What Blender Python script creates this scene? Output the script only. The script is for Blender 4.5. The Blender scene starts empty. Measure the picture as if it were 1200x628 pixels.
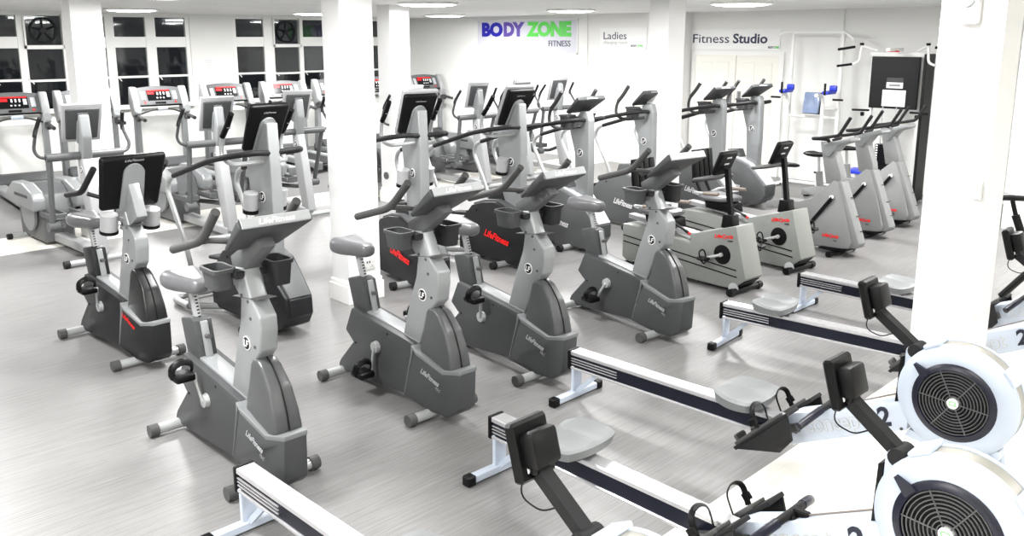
import bpy, bmesh, math, random
from mathutils import Vector, Matrix
R = math.radians
PI = math.pi
random.seed(7)
scene = bpy.context.scene
col = scene.collection

# ------------------------------------------------------------------ materials
def lin(c):
    return tuple(((v / 12.92) if v <= 0.04045 else ((v + 0.055) / 1.055) ** 2.4) for v in c)

def mat(name, rgb, rough=0.5, metal=0.0, spec=0.5, vary=0.06, scale=12.0, bump=0.0, coat=0.0):
    m = bpy.data.materials.new(name)
    m.use_nodes = True
    nt = m.node_tree
    b = nt.nodes['Principled BSDF']
    c = lin(rgb)
    b.inputs['Roughness'].default_value = rough
    b.inputs['Metallic'].default_value = metal
    b.inputs['Specular IOR Level'].default_value = spec
    b.inputs['Coat Weight'].default_value = coat
    tc = nt.nodes.new('ShaderNodeTexCoord')
    n = nt.nodes.new('ShaderNodeTexNoise')
    n.inputs['Scale'].default_value = scale
    n.inputs['Detail'].default_value = 3
    nt.links.new(tc.outputs['Object'], n.inputs['Vector'])
    r = nt.nodes.new('ShaderNodeMix')
    r.data_type = 'RGBA'
    lo = [max(0, v * (1 - vary)) for v in c]
    hi = [min(1, v * (1 + vary)) for v in c]
    r.inputs['A'].default_value = (*lo, 1)
    r.inputs['B'].default_value = (*hi, 1)
    nt.links.new(n.outputs['Fac'], r.inputs['Factor'])
    nt.links.new(r.outputs['Result'], b.inputs['Base Color'])
    if bump:
        bp = nt.nodes.new('ShaderNodeBump')
        bp.inputs['Strength'].default_value = bump
        bp.inputs['Distance'].default_value = 0.002
        n2 = nt.nodes.new('ShaderNodeTexNoise')
        n2.inputs['Scale'].default_value = 400
        nt.links.new(tc.outputs['Object'], n2.inputs['Vector'])
        nt.links.new(n2.outputs['Fac'], bp.inputs['Height'])
        nt.links.new(bp.outputs['Normal'], b.inputs['Normal'])
    return m

def glow(name, rgb, strength):
    m = bpy.data.materials.new(name)
    m.use_nodes = True
    nt = m.node_tree
    b = nt.nodes['Principled BSDF']
    b.inputs['Base Color'].default_value = (*lin(rgb), 1)
    b.inputs['Emission Color'].default_value = (*lin(rgb), 1)
    b.inputs['Emission Strength'].default_value = strength
    return m

M = {}
M['wall'] = mat('white_wall_paint', (0.90, 0.90, 0.89), 0.6, vary=0.01, scale=2)
M['column'] = mat('white_column_paint', (0.86, 0.86, 0.86), 0.55, vary=0.01, scale=2)
M['trim'] = mat('white_gloss_trim', (0.91, 0.91, 0.90), 0.35, vary=0.01)
M['door'] = mat('cream_door_paint', (0.90, 0.89, 0.86), 0.4, vary=0.01)
M['char'] = mat('charcoal_plastic', (0.25, 0.255, 0.26), 0.45, spec=.3, vary=0.05, scale=30, bump=0.15)
M['char_dk'] = mat('dark_charcoal_plastic', (0.115, 0.118, 0.125), 0.42, spec=.25, vary=0.06, scale=30, bump=0.15)
M['fairing'] = mat('satin_charcoal_fairing', (0.28, 0.285, 0.29), 0.32, spec=.4, vary=0.04)
M['fairing_dk'] = mat('satin_black_fairing', (0.10, 0.10, 0.105), 0.3, spec=.4, vary=0.04)
M['housing'] = mat('grey_housing_plastic', (0.33, 0.335, 0.34), 0.42, spec=.35, vary=0.05, scale=30)
M['silver'] = mat('silver_paint', (0.535, 0.545, 0.55), 0.36, metal=0.2, vary=0.03)
M['silver_lt'] = mat('light_silver_paint', (0.62, 0.625, 0.63), 0.38, metal=0.1, vary=0.03)
M['tube'] = mat('light_grey_tube', (0.66, 0.67, 0.67), 0.3, metal=0.3, vary=0.03)
M['black'] = mat('black_plastic', (0.03, 0.03, 0.034), 0.42, spec=.2, vary=0.1)
M['rubber'] = mat('dark_rubber', (0.11, 0.11, 0.115), 0.6, spec=.25, vary=0.08)
M['grip'] = mat('grey_rubber_grip', (0.25, 0.25, 0.25), 0.55, spec=.3, vary=0.08, scale=50)
M['cap'] = mat('grey_plastic_cap', (0.29, 0.29, 0.29), 0.5, spec=.3, vary=0.05)
M['seat'] = mat('grey_saddle_vinyl', (0.36, 0.36, 0.37), 0.32, vary=0.05)
M['band'] = mat('pale_grey_band', (0.66, 0.67, 0.68), 0.4, vary=0.03)
M['letter_lt'] = mat('pale_lettering', (0.88, 0.88, 0.88), 0.5, vary=0.02)
M['letter_gy'] = mat('grey_lettering', (0.50, 0.50, 0.50), 0.5, vary=0.02)
M['letter_red'] = mat('red_lettering', (0.90, 0.05, 0.05), 0.5, vary=0.02)
M['letter_dk'] = mat('dark_lettering', (0.20, 0.20, 0.30), 0.6, vary=0.02)
M['letter_faint'] = mat('faint_lettering', (0.70, 0.70, 0.69), 0.6, vary=0.02)
M['sensor'] = mat('white_sensor_plastic', (0.78, 0.78, 0.77), 0.4, vary=0.01)
M['sign'] = mat('pale_lavender_sign_board', (0.80, 0.80, 0.84), 0.5, vary=0.01)
M['band_dk'] = mat('grey_band', (0.43, 0.44, 0.445), 0.4, vary=0.03)
M['console'] = mat('console_grey', (0.36, 0.365, 0.37), 0.4, spec=.3, vary=0.03)
M['beige'] = mat('grey_green_plastic', (0.475, 0.485, 0.47), 0.42, vary=0.04, scale=25, bump=0.1)
M['beige_dk'] = mat('grey_plastic_shell', (0.47, 0.475, 0.475), 0.4, vary=0.04, scale=25)
M['white_metal'] = mat('white_powder_coat', (0.72, 0.755, 0.81), 0.35, vary=0.02)
M['white_plastic'] = mat('white_moulded_plastic', (0.70, 0.735, 0.79), 0.38, vary=0.02)
M['navy'] = mat('navy_plastic', (0.07, 0.075, 0.14), 0.33, spec=.4, vary=0.06)
M['navy_letter'] = mat('navy_lettering', (0.05, 0.07, 0.15), 0.5, vary=0.02)
M['green'] = mat('green_lettering', (0.30, 0.80, 0.25), 0.5, vary=0.03)
M['blue'] = mat('blue_lettering', (0.09, 0.07, 0.62), 0.5, vary=0.03)
M['violet'] = mat('violet_lettering', (0.36, 0.27, 0.62), 0.5, vary=0.03)
M['alu'] = mat('brushed_aluminium', (0.86, 0.86, 0.87), 0.25, metal=0.7, vary=0.03)
M['alu_side'] = mat('dark_anodised_web', (0.12, 0.13, 0.18), 0.22, metal=0.5, vary=0.08)
M['mesh'] = mat('perforated_grey_metal', (0.62, 0.61, 0.58), 0.4, metal=0.4, vary=0.05, scale=60)
M['rower_seat'] = mat('pale_grey_seat_foam', (0.47, 0.48, 0.485), 0.5, spec=.4, vary=0.03)
M['sheet'] = mat('black_shroud', (0.055, 0.055, 0.06), 0.45, spec=.25, vary=0.06)
M['pad_blue'] = mat('blue_vinyl', (0.12, 0.20, 0.72), 0.4, vary=0.08)
M['pad_pale'] = mat('slate_blue_vinyl', (0.50, 0.56, 0.68), 0.25, vary=0.15, scale=20)
M['paper'] = mat('white_paper', (0.93, 0.93, 0.93), 0.7, vary=0.01)
M['screen'] = mat('dark_screen', (0.05, 0.055, 0.06), 0.2, spec=.3, vary=0.1)
M['led'] = glow('red_led', (0.80, 0.02, 0.06), .25)
M['led_w'] = glow('white_led', (0.8, 0.8, 0.8), .1)
M['lamp'] = glow('lamp_diffuser', (1, 1, 0.985), 9.0)
M['red'] = mat('red_button', (0.85, 0.1, 0.1), 0.4)
M['wood'] = mat('worn_tan_grip', (0.45, 0.41, 0.38), 0.5, vary=0.1)
M['deck'] = mat('black_running_belt', (0.10, 0.10, 0.105), 0.55, spec=.25, vary=0.1, scale=80)

def floor_mat(name, dark, lite, rough, streak):
    m = bpy.data.materials.new(name)
    m.use_nodes = True
    nt = m.node_tree
    b = nt.nodes['Principled BSDF']
    tc = nt.nodes.new('ShaderNodeTexCoord')
    mp = nt.nodes.new('ShaderNodeMapping')
    mp.inputs['Rotation'].default_value = (0, 0, R(streak))
    mp.inputs['Scale'].default_value = (2.2, 85, 1)
    n = nt.nodes.new('ShaderNodeTexNoise')
    n.inputs['Scale'].default_value = 1.0
    n.inputs['Detail'].default_value = 5
    n.inputs['Roughness'].default_value = 0.7
    n2 = nt.nodes.new('ShaderNodeTexNoise')
    n2.inputs['Scale'].default_value = 0.9
    n2.inputs['Detail'].default_value = 3
    mx = nt.nodes.new('ShaderNodeMath')
    mx.operation = 'MULTIPLY_ADD'
    mx.inputs[1].default_value = 0.25
    cr = nt.nodes.new('ShaderNodeValToRGB')
    cr.color_ramp.elements[0].position = 0.40
    cr.color_ramp.elements[1].position = 0.85
    cr.color_ramp.elements[0].color = (*lin(dark), 1)
    cr.color_ramp.elements[1].color = (*lin(lite), 1)
    nt.links.new(tc.outputs['Object'], mp.inputs['Vector'])
    nt.links.new(mp.outputs['Vector'], n.inputs['Vector'])
    nt.links.new(tc.outputs['Object'], n2.inputs['Vector'])
    nt.links.new(n2.outputs['Fac'], mx.inputs[0])
    nt.links.new(n.outputs['Fac'], mx.inputs[2])
    nt.links.new(mx.outputs[0], cr.inputs['Fac'])
    nt.links.new(cr.outputs['Color'], b.inputs['Base Color'])
    b.inputs['Roughness'].default_value = rough
    b.inputs['Specular IOR Level'].default_value = 0.5
    return m
M['floor'] = floor_mat('grey_vinyl_floor', (0.385, 0.38, 0.378), (0.525, 0.52, 0.518), 0.40, -12)
M['walk'] = floor_mat('cream_walkway_floor', (0.84, 0.83, 0.80), (0.92, 0.91, 0.88), 0.4, -12)

def ceiling_mat():
    m = bpy.data.materials.new('ceiling_tiles')
    m.use_nodes = True
    nt = m.node_tree
    b = nt.nodes['Principled BSDF']
    tc = nt.nodes.new('ShaderNodeTexCoord')
    br = nt.nodes.new('ShaderNodeTexBrick')
    br.offset = 0.5
    br.inputs['Scale'].default_value = 1.0
    br.inputs['Brick Width'].default_value = 1.2
    br.inputs['Row Height'].default_value = 0.6
    br.inputs['Mortar Size'].default_value = 0.012
    br.inputs['Color1'].default_value = (0.78, 0.78, 0.77, 1)
    br.inputs['Color2'].default_value = (0.74, 0.74, 0.73, 1)
    br.inputs['Mortar'].default_value = (0.60, 0.60, 0.60, 1)
    nt.links.new(tc.outputs['Object'], br.inputs['Vector'])
    nt.links.new(br.outputs['Color'], b.inputs['Base Color'])
    b.inputs['Roughness'].default_value = 0.8
    return m
M['ceiling'] = ceiling_mat()

def glass_mat():
    m = bpy.data.materials.new('night_window_glass')
    m.use_nodes = True
    nt = m.node_tree
    for n in list(nt.nodes):
        nt.nodes.remove(n)
    out = nt.nodes.new('ShaderNodeOutputMaterial')
    tr = nt.nodes.new('ShaderNodeBsdfTransparent')
    tr.inputs['Color'].default_value = (0.8, 0.82, 0.82, 1)
    gl = nt.nodes.new('ShaderNodeBsdfGlossy')
    gl.inputs['Roughness'].default_value = 0.03
    fr = nt.nodes.new('ShaderNodeFresnel')
    fr.inputs['IOR'].default_value = 1.45
    mx = nt.nodes.new('ShaderNodeMixShader')
    nt.links.new(fr.outputs['Fac'], mx.inputs['Fac'])
    nt.links.new(tr.outputs[0], mx.inputs[1])
    nt.links.new(gl.outputs[0], mx.inputs[2])
    nt.links.new(mx.outputs[0], out.inputs['Surface'])
    return m
M['glass'] = glass_mat()

# ------------------------------------------------------------------ mesh builder
class MB:
    def __init__(s):
        s.bm = bmesh.new()

    def _faces(s, loops, cap0=True, cap1=True, closed=True):
        rings = [[s.bm.verts.new(p) for p in lp] for lp in loops]
        n = len(rings[0])
        for a, b in zip(rings[:-1], rings[1:]):
            for i in range(n if closed else n - 1):
                j = (i + 1) % n
                try:
                    s.bm.faces.new((a[i], a[j], b[j], b[i]))
                except ValueError:
                    pass
        if cap0:
            s.bm.faces.new(rings[0][::-1])
        if cap1:
            s.bm.faces.new(rings[-1])
        return rings

    def merge(s, tmp):
        me = bpy.data.meshes.new('t')
        tmp.to_mesh(me)
        tmp.free()
        s.bm.from_mesh(me)
        bpy.data.meshes.remove(me)

    def box(s, c, d, rot=None, bev=0.0, seg=1):
        t = bmesh.new()
        bmesh.ops.create_cube(t, size=1.0)
        bmesh.ops.scale(t, vec=d, verts=t.verts)
        if bev:
            bmesh.ops.bevel(t, geom=t.edges[:], offset=bev, segments=seg, affect='EDGES', profile=0.5)
        mt = Matrix.Translation(c)
        if rot:
            mt = mt @ (Matrix.Rotation(rot[2], 4, 'Z') @ Matrix.Rotation(rot[1], 4, 'Y') @ Matrix.Rotation(rot[0], 4, 'X'))
        bmesh.ops.transform(t, matrix=mt, verts=t.verts)
        s.merge(t)
        return s

    def prism(s, pts, x0, x1, bev=0.0, seg=2, taper=None):
        """outline in (y,z) extruded along x; taper(y,z) scales the half width"""
        t = MB()
        xm = (x0 + x1) / 2
        f = (lambda y, z: 1.0) if taper is None else taper
        a = [(xm + (x0 - xm) * f(y, z), y, z) for y, z in pts]
        b = [(xm + (x1 - xm) * f(y, z), y, z) for y, z in pts]
        t._faces([a, b])
        if bev:
            bmesh.ops.recalc_face_normals(t.bm, faces=t.bm.faces)
            bmesh.ops.bevel(t.bm, geom=t.bm.edges[:], offset=bev, segments=seg, affect='EDGES', profile=0.5, clamp_overlap=True)
        s.merge(t.bm)
        return s

    def cyl(s, p0, p1, r0, r1=None, seg=16):
        p0, p1 = Vector(p0), Vector(p1)
        r1 = r0 if r1 is None else r1
        d = (p1 - p0).normalized()
        u = d.orthogonal().normalized()
        v = d.cross(u)
        lo = [[p + (u * math.cos(k * 2 * PI / seg) + v * math.sin(k * 2 * PI / seg)) * r for k in range(seg)] for p, r in ((p0, r0), (p1, r1))]
        s._faces(lo)
        return s

    def tube(s, pts, r, seg=10, rnd=0.05, n=5, flat=1.0):
        P = [Vector(p) for p in pts]
        path = [P[0]]
        for a, b, c in zip(P[:-2], P[1:-1], P[2:]):
            l = min(rnd, (a - b).length * 0.48, (c - b).length * 0.48)
            q0 = b + (a - b).normalized() * l
            q1 = b + (c - b).normalized() * l
            for k in range(n + 1):
                t = k / n
                path.append(q0 * (1 - t) ** 2 + b * 2 * t * (1 - t) + q1 * t * t)
        path.append(P[-1])
        cl = [path[0]]
        for p in path[1:]:
            if (p - cl[-1]).length > 1e-5:
                cl.append(p)
        path = cl
        tang = []
        for i in range(len(path)):
            a = path[max(0, i - 1)]
            b = path[min(len(path) - 1, i + 1)]
            tang.append((b - a).normalized())
        u = tang[0].orthogonal().normalized()
        loops = []
        for p, t in zip(path, tang):
            u = (u - t * u.dot(t)).normalized()
            v = t.cross(u)
            loops.append([p + (u * math.cos(k * 2 * PI / seg) + v * math.sin(k * 2 * PI / seg) * flat) * r for k in range(seg)])
        s._faces(loops)
        return s

    def loft(s, loops, cap0=True, cap1=True):
        s._faces(loops, cap0, cap1)
        return s

    def ell(s, c, rad, seg=20, rings=12):
        t = bmesh.new()
        bmesh.ops.create_uvsphere(t, u_segments=seg, v_segments=rings, radius=1)
        bmesh.ops.scale(t, vec=rad, verts=t.verts)
        bmesh.ops.translate(t, vec=c, verts=t.verts)
        s.merge(t)
        return s

    def lathe(s, prof, c, ax, seg=32, close=False):
        """prof: list of (radius, height along ax)"""
        c = Vector(c)
        d = Vector(ax).normalized()
        u = d.orthogonal().normalized()
        v = d.cross(u)
        pr = [(max(r, 1e-4), h) for r, h in prof]
        if close:
            pr = pr + [pr[0]]
        loops = [[c + d * h + (u * math.cos(k * 2 * PI / seg) + v * math.sin(k * 2 * PI / seg)) * r for k in range(seg)] for r, h in pr]
        s._faces(loops, not close, not close)
        if close:
            bmesh.ops.remove_doubles(s.bm, verts=s.bm.verts, dist=1e-5)
        return s

    def tub(s, c, d, wall=0.008, rim=0.01, taper=0.85):
        """open tray: c = centre of top, d = (x,y,height)"""
        x, y, h = d
        def rc(w, l, z, k=0.25):
            cx, cy = w / 2, l / 2
            b = min(w, l) * k
            o = []
            for sx, sy, a0 in ((1, 1, 0), (-1, 1, 90), (-1, -1, 180), (1, -1, 270)):
                for q in range(4):
                    a = R(a0 + q * 30)
                    o.append((c[0] + sx * (cx - b) + math.cos(a) * b, c[1] + sy * (cy - b) + math.sin(a) * b, c[2] + z))
            return o
        s._faces([rc(x * taper, y * taper, -h), rc(x, y, -0.02), rc(x + 2 * rim, y + 2 * rim, -0.02), rc(x + 2 * rim, y + 2 * rim, 0),
                  rc(x - wall, y - wall, 0), rc(x * taper - wall, y * taper - wall, -h * 0.8)])
        return s

    def build(s, name, m, parent=None, ang=35, smooth=True):
        bm = s.bm
        bmesh.ops.recalc_face_normals(bm, faces=bm.faces)
        me = bpy.data.meshes.new(name)
        bm.to_mesh(me)
        bm.free()
        me.materials.append(M[m] if isinstance(m, str) else m)
        if smooth:
            for p in me.polygons:
                p.use_smooth = True
            me.set_sharp_from_angle(angle=R(ang))
        o = bpy.data.objects.new(name, me)
        col.objects.link(o)
        if parent is not None:
            o.parent = parent
        return o

def tag(o, label=None, cat=None, group=None, kind=None):
    if label: o['label'] = label
    if cat: o['category'] = cat
    if group: o['group'] = group
    if kind: o['kind'] = kind
    return o

def thing(name, label, cat, loc, rot=0.0, group=None, sc=1.0):
    o = bpy.data.objects.new(name, None)
    o.empty_display_size = 0.1
    col.objects.link(o)
    o.location = loc
    o.rotation_euler = (0, 0, R(rot))
    o.scale = (sc, sc, sc)
    return tag(o, label, cat, group)

def struct(mb, name, m, **k):
    return tag(mb.build(name, m, **k), kind='structure')

KIDS = {}
def copy_tree(o, parent=None):
    c = o.copy()
    col.objects.link(c)
    if parent is not None:
        c.parent = parent
    for ch in o.children:
        copy_tree(ch, c)
    return c

_txt = {}
def text(body, size, origin, right, up, m, parent, name='lettering', depth=0.002, shear=0.0, bold=0.0, align='LEFT', wid=None):
    key = (body, shear, bold)
    if key not in _txt:
        cu = bpy.data.curves.new('txt', 'FONT')
        cu.body = body
        cu.shear = shear
        cu.offset = bold
        cu.resolution_u = 3
        ob = bpy.data.objects.new('txt', cu)
        col.objects.link(ob)
        dg = bpy.context.evaluated_depsgraph_get()
        me = bpy.data.meshes.new_from_object(ob.evaluated_get(dg))
        vs = [v.co.copy() for v in me.vertices]
        fs = [tuple(p.vertices) for p in me.polygons]
        bpy.data.objects.remove(ob)
        bpy.data.curves.remove(cu)
        bpy.data.meshes.remove(me)
        _txt[key] = (vs, fs)
    vs, fs = _txt[key]
    x0 = min(v.x for v in vs); x1 = max(v.x for v in vs)
    k = size if wid is None else wid / (x1 - x0)
    r = Vector(right).normalized(); u = Vector(up).normalized()
    nrm = r.cross(u).normalized()
    off = {'LEFT': x0, 'CENTER': (x0 + x1) / 2, 'RIGHT': x1}[align]
    O = Vector(origin)
    bm = bmesh.new()
    bv = [bm.verts.new(O + r * ((v.x - off) * k) + u * (v.y * size)) for v in vs]
    for f in fs:
        try:
            bm.faces.new([bv[i] for i in f])
        except ValueError:
            pass
    g = bmesh.ops.extrude_face_region(bm, geom=bm.faces[:])
    bmesh.ops.translate(bm, vec=nrm * depth, verts=[e for e in g['geom'] if isinstance(e, bmesh.types.BMVert)])
    mb = MB(); mb.bm.free(); mb.bm = bm
    return mb.build(name, m, parent, smooth=False)

# slab: tilted console. bottom / top points of its back face in (y,z), thickness direction towards +y
def slab(mb, yb, zb, yt, zt, wb, wt, tb, tt, bev=0.014):
    d = Vector((0, yt - yb, zt - zb)).normalized()
    n = Vector((0, d.z, -d.y))
    if n.y < 0: n = -n
    B = Vector((0, yb, zb)); T = Vector((0, yt, zt))
    t = MB()
    lo = [[B + Vector((-wb, 0, 0)), B + Vector((wb, 0, 0)), B + n * tb + Vector((wb, 0, 0)), B + n * tb + Vector((-wb, 0, 0))],
          [T + Vector((-wt, 0, 0)), T + Vector((wt, 0, 0)), T + n * tt + Vector((wt, 0, 0)), T + n * tt + Vector((-wt, 0, 0))]]
    t._faces(lo)
    bmesh.ops.recalc_face_normals(t.bm, faces=t.bm.faces)
    if bev:
        bmesh.ops.bevel(t.bm, geom=t.bm.edges[:], offset=bev, segments=3, affect='EDGES', profile=0.5)
    mb.merge(t.bm)
    return n, d

LW = (0, -1, 0)      # reading direction of lettering on a machine's left-hand flank (seen from -x)

def lf_badge(parent, x, y, z, r=0.04):
    b = MB().cyl((x, y, z), (x - 0.004, y, z), r, seg=24).build('badge', 'letter_lt', parent)
    MB().cyl((x - 0.004, y, z), (x - 0.006, y, z), r * 0.84, seg=24).build('badge_disc', 'black', b)
    text('LF', r * 1.3, (x - 0.006, y, z - r * 0.45), LW, (0, 0, 1), 'letter_lt', b, 'badge_letters', 0.002, 0.2, 0.02, 'CENTER')
    return b

def stabilizer(parent, y, half, z=0.042, r=0.032, tube='tube', cap='cap', name='stabilizer'):
    t = MB().cyl((-half, y, z), (half, y, z), r).build(name, tube, parent)
    for s in (-1, 1):
        m = MB().cyl((s * half * 0.98, y, z), (s * (half + 0.05), y, z), r * 1.22, seg=20)
        m.cyl((s * (half + 0.01), y, 0.0), (s * (half + 0.01), y, z), 0.02, seg=12)
        m.build('end_cap', cap, t)
    return t

# ------------------------------------------------------------------ upright bike
def upright_bike(label, loc, rot, crank_deg, dark=False, tv=False, seat_up=0.0):
    t = thing('exercise_bike', label, 'exercise bike', loc, rot, 'upright exercise bikes')
    cb, cf = ('char_dk', 'fairing_dk') if dark else ('char', 'fairing')
    # main side shell, full width at the front and narrower to the rear
    body = [(.885, .545), (.975, .365), (.88, .295), (1.06, .115), (1.085, .07), (1.05, .04), (.85, .045), (.26, .09), (.15, .42), (.16, .465)]
    b = MB().prism(body, -.098, .098, bev=.012).build('body', cb, t)
    for y, z in ((.45, .46), (.84, .30)):
        MB().cyl((-.098, y, z), (-.101, y, z), .008, seg=10).build('screw', 'black', b)
    nose = [(.27, .09), (.0, .06), (-.17, .062), (-.255, .13), (-.272, .375), (-.141, .352), (.138, .425)]
    tp = lambda y, z: 1.0 if y > -.1 else max(.55, 1 - (abs(y) - .1) * 2.4)
    nz = MB().prism(nose, -.112, .112, bev=.012, taper=tp).build('nose_shell', cb, t)
    band = [(.165, .462), (.13, .44), (-.141, .372), (-.276, .397), (-.276, .368), (-.141, .345), (.12, .41), (.145, .435), (.16, .40), (.248, .11), (.256, .11), (.17, .40)]
    MB().prism(band, -.1155, .1155, bev=.004, taper=tp).build('trim_band', 'band_dk' if not dark else 'silver', nz)
    if dark:
        text('LifeFitness', .05, (-.1125, .15, .36), (0, -1, -.30), (0, -.3, 1), 'letter_red', nz, shear=.3, bold=.015, wid=.22)
    else:
        text('LifeFitness', .052, (-.113, .07, .305), (0, -1, -.26), (0, -.26, 1), 'band', nz, shear=.35, bold=.012, wid=.19)
        text('95C', .03, (-.113, -.08, .235), (0, -1, -.26), (0, -.26, 1), 'letter_gy', nz, shear=.3)
    fair = [(.125, .425), (.09, .60), (.075, .70), (.045, .735), (.0, .735), (-.05, .71), (-.139, .61), (-.188, .485), (-.21, .376), (-.135, .345)]
    fr = MB().prism(fair, -.085, .085, bev=.03, seg=4, taper=lambda y, z: 1.0 - max(0, (z - .4)) * .9 if z > .4 else 1.0).build('wheel_fairing', cf, t, ang=50)
    seam = MB().tube([(0, .0, .738), (0, -.052, .713), (0, -.142, .612), (0, -.191, .486), (0, -.212, .39)], .0045, seg=6).build('seam', 'black', fr)
    MB().prism([(.76, .545), (.74, .505), (.16, .445), (.15, .475)], -.055, .055, bev=.008).build('top_cover', 'silver', t)
    mast = [(.34, .475), (.16, .445), (.05, .696), (-.034, .784), (-.054, .90), (-.05, .975), (.045, 1.065), (.115, 1.215), (.24, 1.2), (.245, 1.105), (.158, 1.035), (.18, .91), (.252, .736)]
    ms = MB().prism(mast, -.052, .052, bev=.014, seg=3).build('mast', 'silver', t)
    for y, z in ((.14, 1.06), (.07, 1.04), (.05, .95), (.02, .80), (.22, 1.09)):
        MB().cyl((-.052, y, z), (-.057, y, z), .009, seg=12).build('bolt', 'cap', ms)
    MB().box((0, .10, 1.053), (.107, .30, .004), rot=(R(-8), 0, 0)).build('joint_line', 'cap', ms)
    lf_badge(ms, -.053, .11, .80)
    if not tv:
        MB().prism([(.25, 1.19), (.13, 1.19), (-.10, 1.36), (-.03, 1.42), (.12, 1.33), (.27, 1.25)], -.043, .043, bev=.008).build('console_arm', 'housing', t)
        cn = MB()
        n, d = slab(cn, .085, 1.318, -.205, 1.488, .150, .205, .03, .06, .014)
        cs = cn.build('console', 'char', t, ang=50)
        pb = MB()
        T = Vector((0, -.205, 1.488))
        # pale brow along the top edge of the console
        lo = []
        for x in (-.188, .188):
            a = T + d * .001 + n * .004; q = T + d * .010 + n * .008; e = T + d * .010 + n * .056; f = T + d * .001 + n * .06
            lo.append([(x, v.y, v.z) for v in (a, q, e, f)])
        pb.loft(lo)
        br = pb.build('console_band', 'band', cs)
        o = T + d * .0105 + n * .015
        text('LifeFitness', .042, (0, o.y, o.z), (1, 0, 0), n, 'letter_lt', br, shear=.3, bold=.02, align='CENTER', wid=.20)
        p = Vector((0, .085, 1.318)) + n * .032 + d * .17
        m = MB(); m.box((0, p.y, p.z), (.26, .20, .006), rot=(math.atan2(d.z, d.y) - PI, 0, 0)); m.build('screen', 'screen', cs)
        for s in (-1, 1):
            h = MB().tube([(s * .03, .10, 1.35), (s * .13, .14, 1.37), (s * .21, .20, 1.375)], .016).build('handlebar', 'grip', t)
            MB().tube([(s * .235, .55, 1.268), (s * .225, .19, 1.375), (s * .225, .0, 1.555)], .024, rnd=.09, seg=12).build('grip', 'grip', h)
            tr = MB().tub((s * .135, .23 if s < 0 else .10, 1.215 if s < 0 else 1.245), (.115, .18, .115 if s < 0 else .14)).build('bottle_holder', 'char_dk' if s > 0 else 'char', t)
            MB().box((s * .07, .14, 1.18), (.06, .08, .04), bev=.006).build('holder_bracket', 'char_dk', tr)
    else:
        MB().prism([(.25, 1.0), (.13, 1.0), (-.10, 1.14), (.02, 1.42), (.09, 1.40), (.08, 1.19)], -.04, .04, bev=.008).build('console_arm', 'silver', t)
        cn = MB()
        n, d = slab(cn, .10, 1.17, -.06, 1.575, .215, .24, .05, .06, .03)
        cs = cn.build('console', 'black', t, ang=60)
        B = Vector((0, .10, 1.17))
        mt_ = MB()
        pts = []
        for a in range(0, 181, 15):
            pts.append((math.cos(R(a)) * .075, .30 + math.sin(R(a)) * .08))
        pts += [(-.085, .0), (.085, .0)]
        mt_.loft([[tuple(Vector((x, B.y, B.z)) + d * h - n * .002) for x, h in pts], [tuple(Vector((x, B.y, B.z)) + d * h - n * .02) for x, h in pts]])
        mt_.build('console_mount', 'silver', t)
        o = B + d * .395 - n * .001
        text('LifeFitness', .026, (0, o.y, o.z), (1, 0, 0), d, 'letter_gy', cs, shear=.3, bold=.01, align='CENTER', wid=.14)
        p = B + n * .058 + d * .22
        MB().box((0, p.y, p.z), (.36, .30, .006), rot=(math.atan2(d.z, d.y) - PI, 0, 0)).build('screen', 'screen', cs)
        for s in (-1, 1):
            h = MB().tube([(s * .03, .15, 1.20), (s * .15, .16, 1.26), (s * .25, .22, 1.30)], .016).build('handlebar', 'black', t)
            MB().tube([(s * .26, .60, 1.245), (s * .26, .30, 1.30), (s * .26, .03, 1.50)], .022, rnd=.06, seg=12).build('grip', 'rubber', h)
            tr = MB().cyl((s * .155, .13, 1.03), (s * .155, .10, 1.15), .062, seg=22).build('bottle_holder', 'silver_lt', t)
            MB().cyl((s * .155, .1355, 1.008), (s * .155, .13, 1.032), .066, seg=22).build('holder_base', 'black', tr)
            MB().tube([(0, .12, 1.10), (s * .10, .12, 1.10)], .014).build('holder_bracket', 'silver', tr)
    # seat
    su = seat_up
    secs = [(.765, .025, .985, .94), (.775, .042, .998, .922), (.80, .055, 1.008, .91), (.85, .066, 1.014, .905), (.92, .090, 1.018, .90), (.98, .112, 1.022, .895), (1.04, .128, 1.026, .892), (1.09, .126, 1.026, .893), (1.125, .105, 1.016, .903), (1.14, .06, .995, .925)]
    loops = []
    for y, w, zt, zb in secs:
        lp = []
        zm = (zt + zb) / 2; hh = (zt - zb) / 2
        for k in range(20):
            a = k * 2 * PI / 20
            cx, sz = math.cos(a), math.sin(a)
            dip = -.018 * max(0, 1 - (cx * 2.2) ** 2) * (1 if sz > 0 else 0) * min(1, max(0, (y - .75) / .2))
            lp.append((w * (abs(cx) ** .75) * (1 if cx >= 0 else -1), y, zm + su + hh * (abs(sz) ** .8) * (1 if sz >= 0 else -1) + dip))
        loops.append(lp)
    MB().loft(loops).build('seat', 'seat', t, ang=60)
    pp = MB().tube([(0, .80, .56), (0, .915, .915 + su)], .026, seg=4).build('seat_post', 'silver_lt', t)
    nn = MB()
    for k in range(7):
        f = .55 + k * .055
        y = .80 + .115 * f - .027; z = .56 + (.355 + su) * f + .008
        nn.box((0, y, z), (.014, .006, .007))
    nn.build('post_notch', 'black', pp)
    sl = MB().prism([(.985, .735), (.915, .525), (.735, .505), (.795, .755), (.86, .765)], -.058, .058, bev=.012).build('seat_sleeve', 'char' if not dark else 'char_dk', t)
    MB().prism([(.79, .75), (.73, .51), (.715, .52), (.775, .745)], -.022, .022, bev=.004).build('sleeve_rail', 'silver', sl)
    MB().cyl((0, .765, .66), (0, .71, .67), .014, seg=12).build('adjuster_pin', 'cap', sl)
    # cranks and pedals
    hub = (.575, .34)
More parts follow.
